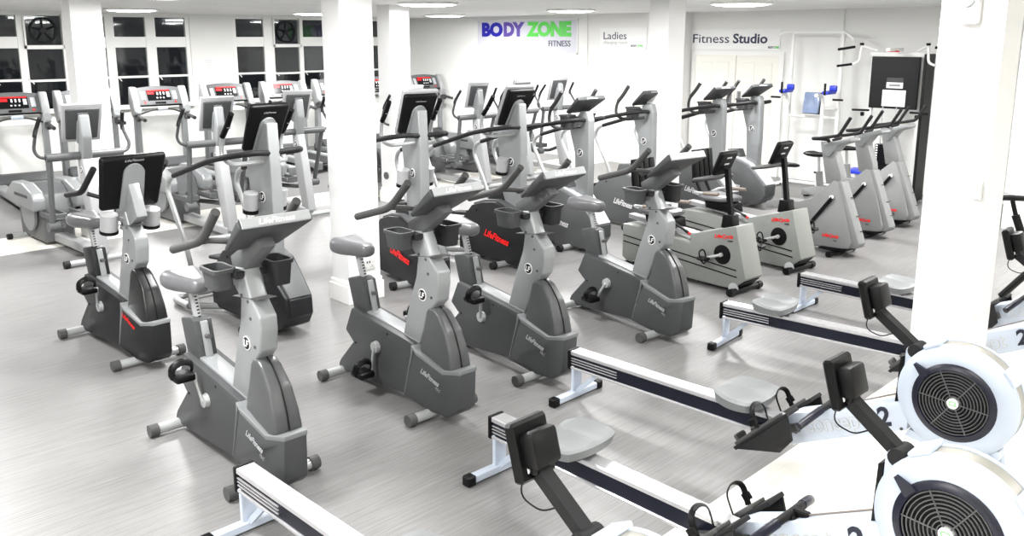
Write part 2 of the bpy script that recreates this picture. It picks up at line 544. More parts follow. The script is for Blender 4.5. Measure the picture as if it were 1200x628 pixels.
    for s, deg in ((-1, crank_deg), (1, crank_deg + 180)):
        a = R(deg)
        ey, ez = hub[0] + math.cos(a) * .17, hub[1] + math.sin(a) * .17
        k = MB().cyl((s * .10, hub[0], hub[1]), (s * .128, hub[0], hub[1]), .043, .038, seg=22)
        k.tube([(s * .125, hub[0], hub[1]), (s * .14, ey, ez)], .019, seg=8, flat=.6)
        ck = k.build('crank_arm', 'tube', t)
        pd = MB().box((s * .21, ey, ez), (.115, .13, .045), bev=.014, seg=2)
        pd.build('pedal', 'black', ck)
        st = MB()
        arc = [(s * .155, ey, ez + .01), (s * .15, ey - .015, ez + .07), (s * .21, ey - .02, ez + .10), (s * .272, ey - .015, ez + .07), (s * .27, ey, ez + .01)]
        st.tube(arc, .022, seg=6, rnd=.05, flat=.35)
        st.cyl((s * .262, ey, ez - .005), (s * .262, ey, ez + .025), .016, seg=8)
        st.build('pedal_strap', 'black', ck)
    stabilizer(t, 0.0, .225)
    stabilizer(t, 1.035, .235)
    MB().box((0, .5, .055), (.07, 1.0, .04), bev=.006).build('base_rail', 'tube', t)
    return t

BIKES = [
    ('charcoal exercise bike nearest the camera, in front of the black cross trainer, left pedal raised', (2.185, 4.03, 0), -2, 68),
    ('charcoal exercise bike standing just right of the square column base, left pedal low', (3.42, 4.06, 0), -2, -85),
    ('charcoal exercise bike third along the front row, behind a rower beam end, left pedal up', (4.36, 4.03, 0), -4, 103),
    ('charcoal exercise bike beside the grey recumbent bike, last of the charcoal row', (5.70, 3.94, 0), -9, -58),
]
for lb, loc, rot, cd in BIKES:
    upright_bike(lb, loc, rot, cd)
upright_bike('black exercise bike with a big square screen, leftmost on the open floor', (2.47, 6.34, 0), 1, 105, dark=True, tv=True)

# ------------------------------------------------------------------ stair climber / elliptical with rails
def climber(label, loc, rot, style, sc=1.0):
    t = thing('cross_trainer', label, 'cross trainer', loc, rot, 'cross trainers with long side rails', sc)
    A = style in ('dark', 'rim')
    hm = 'char_dk' if A else 'housing'
    side = [(-.41, .20), (-.40, .35), (-.24, .50), (-.10, .62), (.14, .69), (.36, .66), (.56, .60), (.80, .37), (.80, .08), (.70, .05), (-.22, .05), (-.34, .10)]
    tp = lambda y, z: 1.0 if y > 0 else 1 + y * .55
    h = MB().prism(side, -.16, .16, bev=.014, taper=tp).build('housing', hm, t)
    top = [(-.402, .345), (-.242, .50), (-.10, .615), (.14, .685), (.36, .655), (.56, .595), (.57, .62), (.36, .685), (.14, .715), (-.12, .645), (-.265, .525), (-.425, .362)]
    MB().prism(top, -.125, .125, bev=.006, taper=tp).build('top_cover', 'housing' if A else 'band', h)
    MB().prism([(-.30, .10), (-.425, .20), (-.43, .345), (-.33, .40), (-.25, .30), (-.20, .12)], -.10, .10, bev=.01).build('nose_cap', 'char_dk' if A else 'char', h)
    MB().cyl((-.161, .47, .56), (-.163, .47, .56), .012, seg=10).build('screw', 'black', h)
    MB().prism([(.10, .70), (.16, .82), (.34, .80), (.40, .64), (.10, .60)], -.07, .07, bev=.012).build('boot', hm, h)
    ln = text('LifeFitness', .105, (-.162, .33, .30), (0, -1, -.12), (0, -.12, 1), 'letter_red' if A else 'letter_lt', h, shear=.35, bold=.028 if A else .02, wid=.43 if A else .33)
    if A:
        post = [(.14, .60), (-.13, .60), (-.155, 1.02), (-.15, 1.40), (-.13, 1.74), (-.05, 1.74), (.03, 1.56), (.20, 1.42), (.24, 1.36), (.17, 1.0)]
    else:
        post = [(.0, .60), (-.19, .60), (-.2, 1.0), (-.19, 1.50), (-.16, 1.60), (-.06, 1.60), (.10, 1.44), (.12, 1.38), (.03, 1.12)]
    p = MB().prism(post, -.05, .05, bev=.012, seg=3).build('post', 'silver', t)
    lf_badge(p, -.051, -.06 if not A else .0, 1.13, .045)
    if A:
        cn = MB()
        n, d = slab(cn, .075, 1.50, -.135, 1.875, .158, .174, .05, .06, .022)
        c = cn.build('console', 'black', t, ang=60)
        if style == 'rim':
            rm = MB(); slab(rm, .088, 1.485, -.14, 1.905, .172, .188, .035, .04, .012)
            for v in rm.bm.verts: v.co += n * .03
            rm.build('console_rim', 'silver_lt', c, ang=60)
        B = Vector((0, .075, 1.50))
        pts = [(math.cos(R(a)) * .07, .25 + math.sin(R(a)) * .075) for a in range(0, 181, 15)] + [(-.08, -.02), (.08, -.02)]
        mt_ = MB().loft([[tuple(Vector((x, B.y, B.z)) + d * q - n * .001) for x, q in pts], [tuple(Vector((x, B.y, B.z)) + d * q - n * .022) for x, q in pts]])
        mt_.build('console_mount', 'silver', t)
        o = B + d * .36 - n * .001
        text('LifeFitness', .022, (0, o.y, o.z), (1, 0, 0), d, 'letter_gy', c, shear=.3, bold=.012, align='CENTER', wid=.11)
        q = B + n * .062 + d * .2
        MB().box((0, q.y, q.z), (.26, .28, .006), rot=(math.atan2(d.z, d.y) - PI, 0, 0)).build('screen', 'screen', c)
    else:
        cn = MB()
        n, d = slab(cn, .04, 1.57, -.20, 1.73, .175, .215, .03, .055, .014)
        c = cn.build('console', 'char', t, ang=50)
        q = Vector((0, .04, 1.57)) + n * .032 + d * .14
        MB().box((0, q.y, q.z), (.28, .17, .006), rot=(math.atan2(d.z, d.y) - PI, 0, 0)).build('screen', 'screen', c)
        T = Vector((0, -.20, 1.73)) + d * .003 + n * .012
        text('LifeFitness', .035, (0, T.y, T.z), (1, 0, 0), n, 'band', c, shear=.3, bold=.012, align='CENTER', wid=.17)
    am = 'tube' if A else 'grip'
    dy = 0 if A else .0
    for s in (-1, 1):
        hb = MB().tube([(s * .27, .09, 1.72), (s * .27, .215, 1.60), (s * .27, .225, 1.45), (s * .25, .10, 1.40), (s * .10, -.02, 1.42), (s * .03, -.06, 1.43)], .019, rnd=.09, seg=12).build('handlebar', am, t)
        MB().tube([(s * .27, .02, 1.82), (s * .27, .10, 1.715), (s * .27, .19, 1.625)], .024, rnd=.05, seg=12).build('grip', 'black' if A else 'grip', hb)
        rl = MB().tube([(s * .04, -.12, 1.50), (s * .2, -.18, 1.52), (s * .32, -.02, 1.49), (s * .33, .30, 1.43), (s * .33, 1.02, 1.225)], .024, rnd=.12, seg=12).build('side_rail', 'rubber', t)
        MB().tube([(s * .33, 1.02, 1.225), (s * .33, 1.13, 1.18), (s * .33, 1.17, 1.07), (s * .33, .88, .62), (s * .31, .84, .40), (s * .30, .95, .05)], .023, rnd=.12, seg=12).build('rail_tube', 'tube', rl)
        if A:
            cup = MB().cyl((s * .13, .06, 1.03), (s * .135, .03, 1.17), .06, seg=20).build('bottle_holder', 'silver_lt', t)
            MB().cyl((s * .13, .066, 1.0), (s * .13, .06, 1.032), .064, seg=20).build('holder_base', 'black', cup)
            MB().tube([(0, .02, 1.10), (s * .08, .05, 1.10)], .012).build('holder_bracket', 'silver', cup)
        else:
            cup = MB().tub((s * .16, .04, 1.56), (.13, .15, .15)).build('bottle_holder', 'char', t)
            MB().box((s * .07, .02, 1.52), (.06, .06, .04), bev=.006).build('holder_bracket', 'char', cup)
        pl = MB().tube([(s * .11, .70, .42), (s * .13, 1.05, .30 + s * .08)], .025, seg=8).build('pedal_arm', 'char', t)
        MB().box((s * .13, 1.12, .31 + s * .08), (.15, .34, .035), rot=(R(-6), 0, 0), bev=.012).box((s * .13, .955, .345 + s * .08), (.15, .02, .05), bev=.006).build('pedal', 'rubber', pl)
    stabilizer(t, 0.0, .27, cap='rubber')
    st = MB().tube([(-.31, .95, .045), (-.31, 1.30, .045), (.31, 1.30, .045), (.31, .95, .045)], .032, rnd=.12).tube([(-.30, .95, .045), (-.12, .70, .06)], .03).tube([(.30, .95, .045), (.12, .70, .06)], .03)
    rb = st.build('rear_base', 'tube', t)
    for s in (-1, 1):
        MB().cyl((s * .25, 1.3, 0), (s * .25, 1.3, .03), .03).build('rubber_foot', 'rubber', rb)
    return t

CL = [
    ('black-bodied cross trainer with red lettering and black square screen behind the nearest bike', (3.57, 6.40, 0), 0, 'dark'),
    ('black-bodied cross trainer with white-rimmed screen directly right of the wide square column', (5.24, 6.52, 0), -12, 'rim'),
    ('black-bodied cross trainer with white-rimmed screen behind the third bike, full red lettering visible', (6.47, 6.42, 0), -6, 'rim'),
    ('grey cross trainer with tilted flat console, nearest of the grey ones', (7.55, 6.45, 0), -5, 'grey'),
    ('grey cross trainer with tilted flat console directly left of the middle column', (8.98, 6.62, 0), -5, 'grey'),
    ('grey cross trainer with tilted flat console directly right of the middle column', (10.42, 6.5, 0), -8, 'grey'),
    ('grey cross trainer farthest right, standing before the studio double door', (11.33, 6.45, 0), -10, 'grey'),
]
for a in CL:
    climber(*a)

# ------------------------------------------------------------------ rear-drum elliptical
def rear_elliptical(label, loc, rot):
    t = thing('elliptical_trainer', label, 'elliptical trainer', loc, rot, 'silver elliptical trainers with rear drums')
    post = [(.12, .10), (-.06, .10), (.06, .70), (.16, 1.13), (.30, 1.13), (.27, .70)]
    p = MB().prism(post, -.06, .06, bev=.018, seg=3).build('post', 'silver_lt', t)
    lf_badge(p, -.061, .20, 1.0, .04)
    MB().prism([(.16, 1.12), (.30, 1.12), (.24, 1.36), (.20, 1.60), (.15, 1.60), (.12, 1.36)], -.055, .055, bev=.02, seg=3).build('console_spine', 'silver', t)
    cn = MB()
    n, d = slab(cn, .27, 1.33, .165, 1.66, .165, .18, .05, .055, .016)
    c = cn.build('console', 'char', t, ang=60)
    rm = MB(); slab(rm, .283, 1.30, .152, 1.71, .20, .215, .035, .04, .012)
    for v in rm.bm.verts: v.co += n * .012
    rm.build('console_rim', 'silver_lt', c, ang=60)
    B = Vector((0, .27, 1.33))
    pts = [(math.cos(R(a)) * .062, .19 + math.sin(R(a)) * .065) for a in range(0, 181, 15)] + [(-.062, -.03), (.062, -.03)]
    MB().loft([[tuple(Vector((x, B.y, B.z)) + d * q - n * .0) for x, q in pts], [tuple(Vector((x, B.y, B.z)) + d * q - n * .04) for x, q in pts]]).build('console_mount', 'silver', t)
    o = B + d * .29 - n * .001
    text('LifeFitness', .02, (0, o.y, o.z), (1, 0, 0), d, 'band', c, shear=.3, bold=.012, align='CENTER', wid=.11)
    q = B + n * .066 + d * .17
    MB().box((0, q.y, q.z), (.30, .24, .006), rot=(math.atan2(d.z, d.y) - PI, 0, 0)).build('screen', 'screen', c)
    MB().cyl((-.40, .23, 1.16), (.40, .23, 1.16), .043, seg=18).build('cross_bar', 'housing', t)
    ph = (0, 1)
    for s in (-1, 1):
        k = .08 * s
        a = MB().tube([(s * .40, .23, 1.16), (s * .47, .24, 1.18), (s * .50, .26, 1.25), (s * .48, .30 + k, 1.42), (s * .46, .22 + k, 1.56)], .017, rnd=.06).build('swing_arm', 'char', t)
        MB().tube([(s * .49, .305 + k, 1.39), (s * .48, .30 + k, 1.44), (s * .455, .19 + k, 1.60)], .021, rnd=.04).build('grip', 'rubber', a)
        lk = MB().tube([(s * .37, .23, 1.15), (s * .37, .40 + k, .42)], .03, seg=10).cyl((s * .30, .40 + k, .40), (s * .42, .40 + k, .40), .055).build('lower_link', 'housing', t)
        MB().tube([(s * .30, .42 + k, .40), (s * .17, .60, .34), (s * .15, 1.35, .36 - k)], .03, seg=8).build('pedal_bar', 'char', t)
        pd = MB()
        pd.box((s * .16, .92, .40), (.17, .42, .035), bev=.014).box((s * .075, .92, .43), (.012, .36, .05), bev=.004).box((s * .245, .92, .43), (.012, .36, .05), bev=.004).box((s * .16, .72, .43), (.16, .015, .06), bev=.005)
        pd.build('pedal', 'housing', t)
    # beam, drum housing, feet
    MB().box((0, .75, .09), (.14, 1.45, .10), bev=.012).build('beam', 'silver_lt', t)
    hs = [(1.25, .03), (1.22, .40), (1.32, .60), (1.52, .72), (1.80, .70), (2.02, .56), (2.10, .32), (2.08, .03)]
    h = MB().prism(hs, -.17, .17, bev=.03, seg=3).build('drum_housing', 'housing', t, ang=50)
    for s in (-1, 1):
        MB().lathe([(.0, 0), (.20, .0), (.22, .02), (.22, .05), (.0, .055)], (s * .17, 1.62, .36), (s, 0, 0)).build('drum_disc', 'silver', h)
        cv = [(1.12, .44), (1.10, .58), (1.16, .66), (1.45, .745), (1.80, .735), (2.05, .60), (2.07, .50), (1.7, .46)]
        MB().prism(cv, s * .165, s * .31, bev=.03, seg=3).build('fender', 'silver', h)
        MB().box((s * .3115, 1.5, .60), (.004, .45, .035), bev=.001).build('fender_slot', 'char', h)
    stabilizer(t, -.01, .36, cap='rubber')
    stabilizer(t, 1.95, .33, z=.035, r=.028, cap='rubber')
    return t

XT = [
    ('silver elliptical trainer leftmost in its row, straddling the white floor strip behind the black bike', (3.38, 9.70, 0), 1),
    ('silver elliptical trainer second from left, between the black bike and black screened cross trainer', (4.94, 9.75, 0), -1),
    ('silver elliptical trainer partly hidden behind the black square screen, just left of the wide column', (6.32, 10.2, 0), -1),
    ('silver elliptical trainer behind the white-rimmed screen right of the wide column', (8.15, 10.05, 0), -1),
    ('silver elliptical trainer before the bare white wall, between the two white-rimmed screens', (9.60, 10.15, 0), -1),
    ('silver elliptical trainer mostly hidden behind the third black-bodied cross trainer screen', (10.75, 10.29, 0), -1),
    ('silver elliptical trainer farthest right in its row, behind the nearest flat grey console', (11.85, 10.43, 0), -1),
]
x0 = None
for lb, loc, rot in XT:
    if x0 is None:
        x0 = rear_elliptical(lb, loc, rot)
    else:
        o = copy_tree(x0); o.location = loc; o.rotation_euler = (0, 0, R(rot)); o['label'] = lb

# ------------------------------------------------------------------ treadmill (front, with console, is at y=0; running deck comes towards -y)
def treadmill(label, loc, rot):
    t = thing('treadmill', label, 'treadmill', loc, rot, 'treadmills along the window wall')
    MB().box((0, -1.05, .16), (.50, 1.75, .03), bev=.008).build('running_belt', 'deck', t)
    for s in (-1, 1):
        MB().box((s * .33, -1.0, .15), (.15, 1.95, .12), bev=.03, seg=3).build('side_deck', 'silver', t)
        e = MB().box((s * .33, -1.99, .13), (.16, .09, .15), bev=.025, seg=3).build('end_cap', 'silver', t)
        MB().cyl((s * .33, -1.9, 0), (s * .33, -1.9, .08), .035).build('rubber_foot', 'rubber', e)
        u = MB().prism([(-.12, .15), (.06, .15), (.02, 1.0), (.0, 1.30), (-.16, 1.30), (-.12, 1.0)], s * .40 - .045, s * .40 + .045, bev=.02, seg=3).build('upright', 'silver', t)
        cw = MB().prism([(-.22, 1.12), (-.04, 1.06), (.10, 1.30), (.06, 1.58), (-.04, 1.58), (-.16, 1.36)], s * .42 - .055, s * .42 + .055, bev=.02, seg=3).build('console_wing', 'silver_lt', t)
        MB().lathe([(.0, 0), (.055, 0), (.06, .01), (.045, .012), (.0, .005)], (s * .42, -.215, 1.20), (0, -1, .35)).build('cup_well', 'silver', cw)
        MB().tube([(s * .42, -.12, 1.10), (s * .42, -.52, 1.05)], .03, seg=12).cyl((s * .42, -.52, 1.05), (s * .42, -.545, 1.047), .031).build('handrail', 'grip', t)
        MB().prism([(-.10, 1.02), (-.10, 1.10), (-.30, 1.07), (-.24, 1.0)], s * .42 - .03, s * .42 + .03, bev=.008).build('rail_bracket', 'char', t)
    hood = [(-.30, .08), (-.30, .24), (-.16, .34), (.10, .34), (.22, .22), (.22, .05)]
    MB().prism(hood, -.39, .39, bev=.03, seg=3).build('motor_hood', 'char', t)
    MB().box((0, -.02, .70), (.72, .02, .75), bev=.004).build('front_panel', 'wall', t)
    # console
    cn = MB()
    sec = []
    for k in range(9):
        f = k / 8 * 2 - 1
        x = f * .37
        up = .03 * (1 - f * f)
        sec.append([(x, -.14, 1.27), (x, -.12, 1.25), (x, .04, 1.28), (x, .10 + up * .5, 1.52 + up * .868), (x, .06 + up * .57, 1.552 + up), (x, .02 + up * .5714, 1.55 + up)])
    cn.loft(sec)
    c = cn.build('console', 'console', t, ang=40)
    d = Vector((0, .16, .28)).normalized(); n = Vector((0, -d.z, d.y))
    B = Vector((0, -.14, 1.27))
    def panel(x0, x1, h0, h1, off, m, name, par):
        mb = MB()
        lo = []
        for q in (off, off + .004):
            lo.append([tuple(Vector((x, B.y, B.z)) + d * h + n * q) for x, h in ((x0, h0), (x1, h0), (x1, h1), (x0, h1))])
        return mb.loft(lo).build(name, m, par, smooth=False)
    sc = panel(-.20, .20, .085, .285, .002, 'screen', 'display', c)
    panel(-.19, .19, .258, .28, .007, 'led', 'red_display_bar', sc)
    panel(-.19, -.08, .20, .245, .007, 'led', 'red_display_block', sc)
    for k in range(3):
        panel(-.035 + k * .055, -.012 + k * .055, .185, .24, .007, 'led_w', 'lit_key', sc)
        panel(-.05 + k * .055, -.026 + k * .055, .12, .142, .007, 'led_w', 'lit_key', sc)
    panel(.13, .185, .14, .24, .007, 'band', 'key_pad', sc)
    panel(-.09, .09, .02, .055, .002, 'black', 'tray_slot', c)
    for s in (-1, 1):
        panel(s * .26 - .015, s * .26 + .015, .035, .065, .002, 'red', 'stop_button', c)
        panel(s * .27 - .035, s * .27 + .035, .10, .26, .002, 'band', 'speaker_grille', c)
    MB().box((0, -.155, 1.262), (.70, .05, .03), bev=.008).build('console_edge', 'black', c)
    MB().tube([(-.36, -.12, 1.12), (-.15, -.20, 1.20), (.15, -.20, 1.20), (.36, -.12, 1.12)], .016, rnd=.08).build('grip_bar', 'grip', t)
    MB().box((0, -.21, 1.21), (.17, .06, .06), bev=.02, seg=2).build('sensor_pod', 'white_plastic', t)
    return t

TM = [
    ('treadmill at the left edge of the photo beneath the first window', (4.12, 15.01, 0)),
    ('treadmill hidden behind the left column and the leftmost elliptical console', (5.23, 15.12, 0)),
    ('treadmill with a fully visible console under the two-pane window', (6.49, 15.25, 0)),
    ('treadmill in front of the white pier carrying a paper notice', (7.82, 15.38, 0)),
    ('treadmill under the right-hand window, just left of the wide column', (9.10, 15.51, 0)),
    ('treadmill hidden behind the wide square column', (10.36, 15.64, 0)),
    ('treadmill seen only as a sliver between the two square columns', (11.56, 15.76, 0)),
    ('treadmill farthest right, in front of the bare white wall', (13.01, 15.90, 0)),
]
t0 = None
for lb, loc in TM:
    if t0 is None:
        t0 = treadmill(lb, loc, -5)
    else:
        o = copy_tree(t0); o.location = loc; o['label'] = lb

# ------------------------------------------------------------------ rowing machine
def rower(label, loc, rot, seat_y, mon=1.0, detail=True):
    t = thing('rowing_machine', label, 'rowing machine', loc, rot, 'rowing machines')
    # monorail: pale top, dark web, pale bottom flange
    r = MB().box((0, 1.44, .325), (.10, 1.62, .03), bev=.005)
    r.box((0, 1.44, .222), (.10, 1.62, .018), bev=.004)
    rr = r.build('monorail', 'alu', t)
    MB().box((0, 1.44, .272), (.082, 1.615, .085)).build('rail_web', 'alu_side', rr)
    for s in (-1, 1):
        MB().box((s * .047, 2.05, .292), (.008, .38, .006)).box((s * .047, 2.05, .274), (.008, .38, .006)).box((s * .047, 2.05, .255), (.008, .38, .006)).build('rail_groove', 'alu', rr)
    MB().box((0, 2.262, .275), (.108, .026, .135), bev=.006).build('rail_end_cap', 'black', rr)
    # rear leg
    lg = MB().box((0, 2.235, .135), (.09, .022, .20), bev=.004)
    lg.box((0, 2.235, .032), (.40, .05, .045), bev=.006)
    lg.tube([(0, 2.22, .05), (0, 2.04, .225)], .022, seg=4)
    l = lg.build('rear_leg', 'white_metal', t)
    for s in (-1, 1):
        MB().box((s * .225, 2.235, .03), (.06, .06, .06), bev=.008).build('rubber_foot', 'black', l)
    # seat
    sy = seat_y
    NX, NY = 18, 16
    def outline(u, v):
        # u across (-1..1), v along (-1..1); squircle with a notch towards the rear
        x = u * math.sqrt(1 - v * v * .36) * (1 - .10 * v); y = v * math.sqrt(1 - u * u * .36)
        y -= .24 * max(0, v) * math.exp(-(u * 3.2) ** 2)
        return x * .205, y * .150
    top = []; 
    loops_t = []
    vt = {}; vb = {}
    sm = MB()
    for i in range(NX + 1):
        for j in range(NY + 1):
            u = i / NX * 2 - 1; v = j / NY * 2 - 1
            x, y = outline(u, v)
            e = max(abs(u), abs(v))
            z = .434 - .030 * (1 - min(1, (abs(abs(u) - .45) / .45)) ** 2) * (1 - v * v) + .008 * v - (.012 if e > .99 else 0)
            vt[i, j] = sm.bm.verts.new((x, sy + y, z))
            vb[i, j] = sm.bm.verts.new((x * .9, sy + y * .92, .366))
    for i in range(NX):
        for j in range(NY):
            sm.bm.faces.new((vt[i, j], vt[i + 1, j], vt[i + 1, j + 1], vt[i, j + 1]))
            sm.bm.faces.new((vb[i, j], vb[i, j + 1], vb[i + 1, j + 1], vb[i + 1, j]))
    ring = [(i, 0) for i in range(NX)] + [(NX, j) for j in range(NY)] + [(i, NY) for i in range(NX, 0, -1)] + [(0, j) for j in range(NY, 0, -1)]
    for a, b in zip(ring, ring[1:] + ring[:1]):
        sm.bm.faces.new((vt[a], vb[a], vb[b], vt[b]))
    st = sm.build('seat', 'rower_seat', t, ang=50)
    cg = MB().box((0, sy, .357), (.11, .20, .036), bev=.006)
    for s in (-1, 1):
        for yy in (-.08, .08):
            cg.cyl((s * .052, sy + yy, .345), (s * .066, sy + yy, .345), .018, seg=14)
    cg.build('seat_carriage', 'cap', st)
    # boom rising to the flywheel
    bm_ = MB().prism([(.72, .215), (.64, .22), (.05, .50), (.05, .655), (.64, .405), (.72, .345)], -.062, .062, bev=.008)
    bo = bm_.build('front_boom', 'white_metal', t)
    rv = Vector((0, -1, .42)).normalized()
    upv = Vector((0, .42, 1)).normalized()
    text('concept', .125, Vector((-.0625, .555, .322)) + rv * .17, rv, upv, 'letter_faint', bo, 'maker_lettering', .002, 0, .035, 'CENTER', wid=.345)
    text('concept', .125, Vector((-.0645, .555, .322)) + rv * .17, rv, upv, 'white_metal', bo, 'lettering_fill', .001, 0, .002, 'CENTER', wid=.333)
    text('2', .135, (-.0625, .185, .478), rv, upv, 'navy_letter', bo, 'maker_number', .003, .15, .03)
    text('2', .12, (.0625, .30, .43), (0, 1, -.42), upv, 'navy_letter', bo, 'maker_number', .003, .15, .03)
    for y, z in ((.075, .50), (.62, .30)):
        MB().cyl((-.063, y, z), (-.068, y, z), .008, seg=10).build('bolt', 'cap', bo)
    # flywheel drum (axis along x)
    cy, cz = -.155, .715
    R0, hx = .272, .085
    shell = []
    sh = MB()
    # front and back white covers, each a dished ring
    for s in (-1, 1):
        sh.lathe([(.168, hx), (.20, hx + .006), (.25, hx - .004), (R0, hx - .03), (R0, hx - .05), (R0 - .012, hx - .05), (R0 - .012, hx - .032), (.18, hx - .02), (.168, hx - .012)], (0, cy, cz), (s, 0, 0), seg=48, close=True)
    fs = sh.build('flywheel_cover', 'white_plastic', t, ang=40)
    MB().lathe([(R0 - .008, -hx + .05), (R0 - .004, -hx + .05), (R0 - .004, hx - .05), (R0 - .008, hx - .05)], (0, cy, cz), (1, 0, 0), seg=48, close=True).build('perforated_band', 'mesh', fs)
    for s in (-1, 1):
        dr = MB().lathe([(.156, .0), (.160, .018), (.178, .014), (.190, .006), (.184, .0)], (s * hx, cy, cz), (s, 0, 0), seg=48, close=True)
        if s < 0:
            a = R(140)
            dd = Vector((0, -math.cos(a), math.sin(a)))   # damper lever
            pp = Vector((-hx - .012, cy, cz))
            q0 = pp + dd * .165; q1 = pp + dd * .24
            sd = Vector((0, dd.z, -dd.y))
            dr.loft([[tuple(q0 - sd * .028), tuple(q0 + sd * .028), tuple(q0 + sd * .028 + Vector((-.014, 0, 0))), tuple(q0 - sd * .028 + Vector((-.014, 0, 0)))],
                     [tuple(q1 - sd * .005), tuple(q1 + sd * .005), tuple(q1 + sd * .005 + Vector((-.02, 0, 0))), tuple(q1 - sd * .005 + Vector((-.02, 0, 0)))]])
        drm = dr.build('damper_ring', 'navy', fs)
        g = MB()
        for k in range(9):
            rr_ = .034 + k * .0148
            g.lathe([(rr_ - .0019, .006), (rr_ + .0019, .006), (rr_ + .0019, .012), (rr_ - .0019, .012)], (s * hx, cy, cz), (s, 0, 0), seg=40, close=True)
        for k in range(6):
            a = R(k * 60 + 4)
            dv = Vector((0, math.cos(a), math.sin(a)))
            p = Vector((s * (hx + .012), cy, cz))
            g.cyl(p + dv * .02, p + dv * .158, .0028, seg=6)
        g.build('fan_grille', 'housing', fs)
        hb = MB().cyl((s * hx, cy, cz), (s * (hx + .018), cy, cz), .026, seg=24).build('hub_badge', 'letter_lt', fs)
        if s < 0:
            text('C2', .03, (-hx - .018, cy, cz - .01), LW, (0, 0, 1), 'green', hb, 'hub_letters', .001, 0, .01, 'CENTER')
    MB().cyl((-hx + .012, cy, cz), (hx - .012, cy, cz), .165, seg=40).build('flywheel', 'black', fs)
    for a in (38, 118):
        dv = Vector((0, -math.cos(R(a)), math.sin(R(a))))
        p = Vector((0, cy, cz)) + dv * (R0 + .003)
        MB().box(p, (.13, .085, .022), rot=(R(90 - a), 0, 0), bev=.006).build('cover_clip', 'white_plastic', fs)
    # upright bracket, monitor arm and monitor
    ub = MB().prism([(.105, .56), (.10, .905), (.085, .925), (.04, .925), (.015, .90), (-.04, .60), (.0, .50)], -.04, .04, bev=.008).build('upright_bracket', 'white_metal', t)
    MB().prism([(.128, .60), (.120, .86), (.102, .87), (.104, .60)], -.042, .042).build('bracket_edge', 'black', ub)
    a0 = Vector((0, .055, .905)); a1 = Vector((0, .275, 1.065))
    am = MB().tube([a0, a1], .034, seg=4)
    am.cyl((-.045, a0.y, a0.z), (.045, a0.y, a0.z), .035, seg=16)
    ar = am.build('monitor_arm', 'rubber', t)
    MB().cyl((-.05, a1.y, a1.z), (-.044, a1.y, a1.z), .013).build('pivot_bolt', 'letter_lt', ar)
    n_ = MB()
    c0 = a1 + Vector((0, .030, .052))
    n_.box(c0, (.165, .042, .195), rot=(R(-16), 0, 0), bev=.010)
    n_.box(c0 + Vector((0, -.045, .018)), (.12, .065, .12), rot=(R(-16), 0, 0), bev=.016, seg=2)
    n_.box(a1 + Vector((0, .0, .015)), (.09, .07, .06), bev=.01)
    mo = n_.build('monitor', 'black', t)
    MB().box(c0 + Vector((0, .022, .005)), (.14, .004, .15), rot=(R(-16), 0, 0)).build('screen', 'screen', mo)
    MB().tube([a1 + Vector((-.045, .01, -.01)), a1 + Vector((-.05, .03, -.10)), a1 + Vector((-.03, -.05, -.13)), a1 + Vector((0, -.09, -.11))], .003, seg=5).build('cable', 'black', mo)
    # foot stretchers
    for s in (-1, 1):
        f = MB()
        f.prism([(.92, .155), (.62, .455), (.605, .44), (.90, .145)], s * .075, s * .20, bev=.003)
        f.prism([(.91, .15), (.615, .445), (.575, .31), (.64, .22)], s * .185, s * .20, bev=.002)
        ft = f.build('footrest', 'rubber', t)
        MB().prism([(.92, .18), (.70, .40), (.69, .385), (.90, .165)], s * .085, s * .19, bev=.004).box((s * .137, .905, .20), (.105, .02, .06), rot=(R(-40), 0, 0), bev=.008).build('heel_cup', 'cap', ft)
        MB().tube([(s * .075, .78, .32), (s * .07, .82, .41), (s * .137, .835, .435), (s * .205, .82, .41), (s * .20, .78, .32)], .014, seg=6, rnd=.05, flat=.3).build('foot_strap', 'black', ft)
        MB().box((s * .215, .80, .35), (.015, .05, .035), rot=(R(-40), 0, 0), bev=.004).build('strap_buckle', 'black', ft)
    MB().box((0, .74, .28), (.17, .30, .05), rot=(R(-22), 0, 0), bev=.008).build('foot_carriage', 'cap', t)
    # handle on its rest and chain
    h = MB().tube([(-.25, .515, .435), (-.18, .49, .468), (-.05, .465, .50), (0, .46, .505), (.05, .465, .50), (.18, .49, .468), (.25, .515, .435)], .018, rnd=.05, seg=12)
    hd = h.build('handle', 'rubber', t)
    for s in (-1, 1):
        MB().tube([(s * .255, .517, .433), (s * .18, .49, .468), (s * .10, .475, .487)], .0215, rnd=.05, seg=12).build('handle_grip', 'navy', hd)
    MB().box((0, .425, .51), (.035, .07, .03), bev=.006).build('chain_link_block', 'black', hd)
    MB().box((0, .455, .475), (.09, .06, .05), rot=(R(-22), 0, 0), bev=.01).build('handle_hook', 'black', t)
    MB().tube([(0, .40, .512), (0, .105, .665)], .0045, seg=6).build('chain', 'wood', t)
    # front legs
    fl = MB()
    for s in (-1, 1):
        fl.tube([(s * .05, -.10, .47), (s * .07, -.33, .50), (s * .16, -.40, .06)], .02, seg=8, rnd=.06)
    fl.tube([(-.29, -.40, .045), (.29, -.40, .045)], .026, seg=10)
    fl.prism([(.05, .50), (-.12, .47), (-.36, .52), (-.36, .47), (-.12, .43), (.07, .46)], -.04, .04, bev=.006)
    f2 = fl.build('front_leg', 'white_metal', t)
    for s in (-1, 1):
        MB().cyl((s * .285, -.40, .042), (s * .325, -.40, .042), .042, seg=20).build('caster_wheel', 'black', f2)
    return t

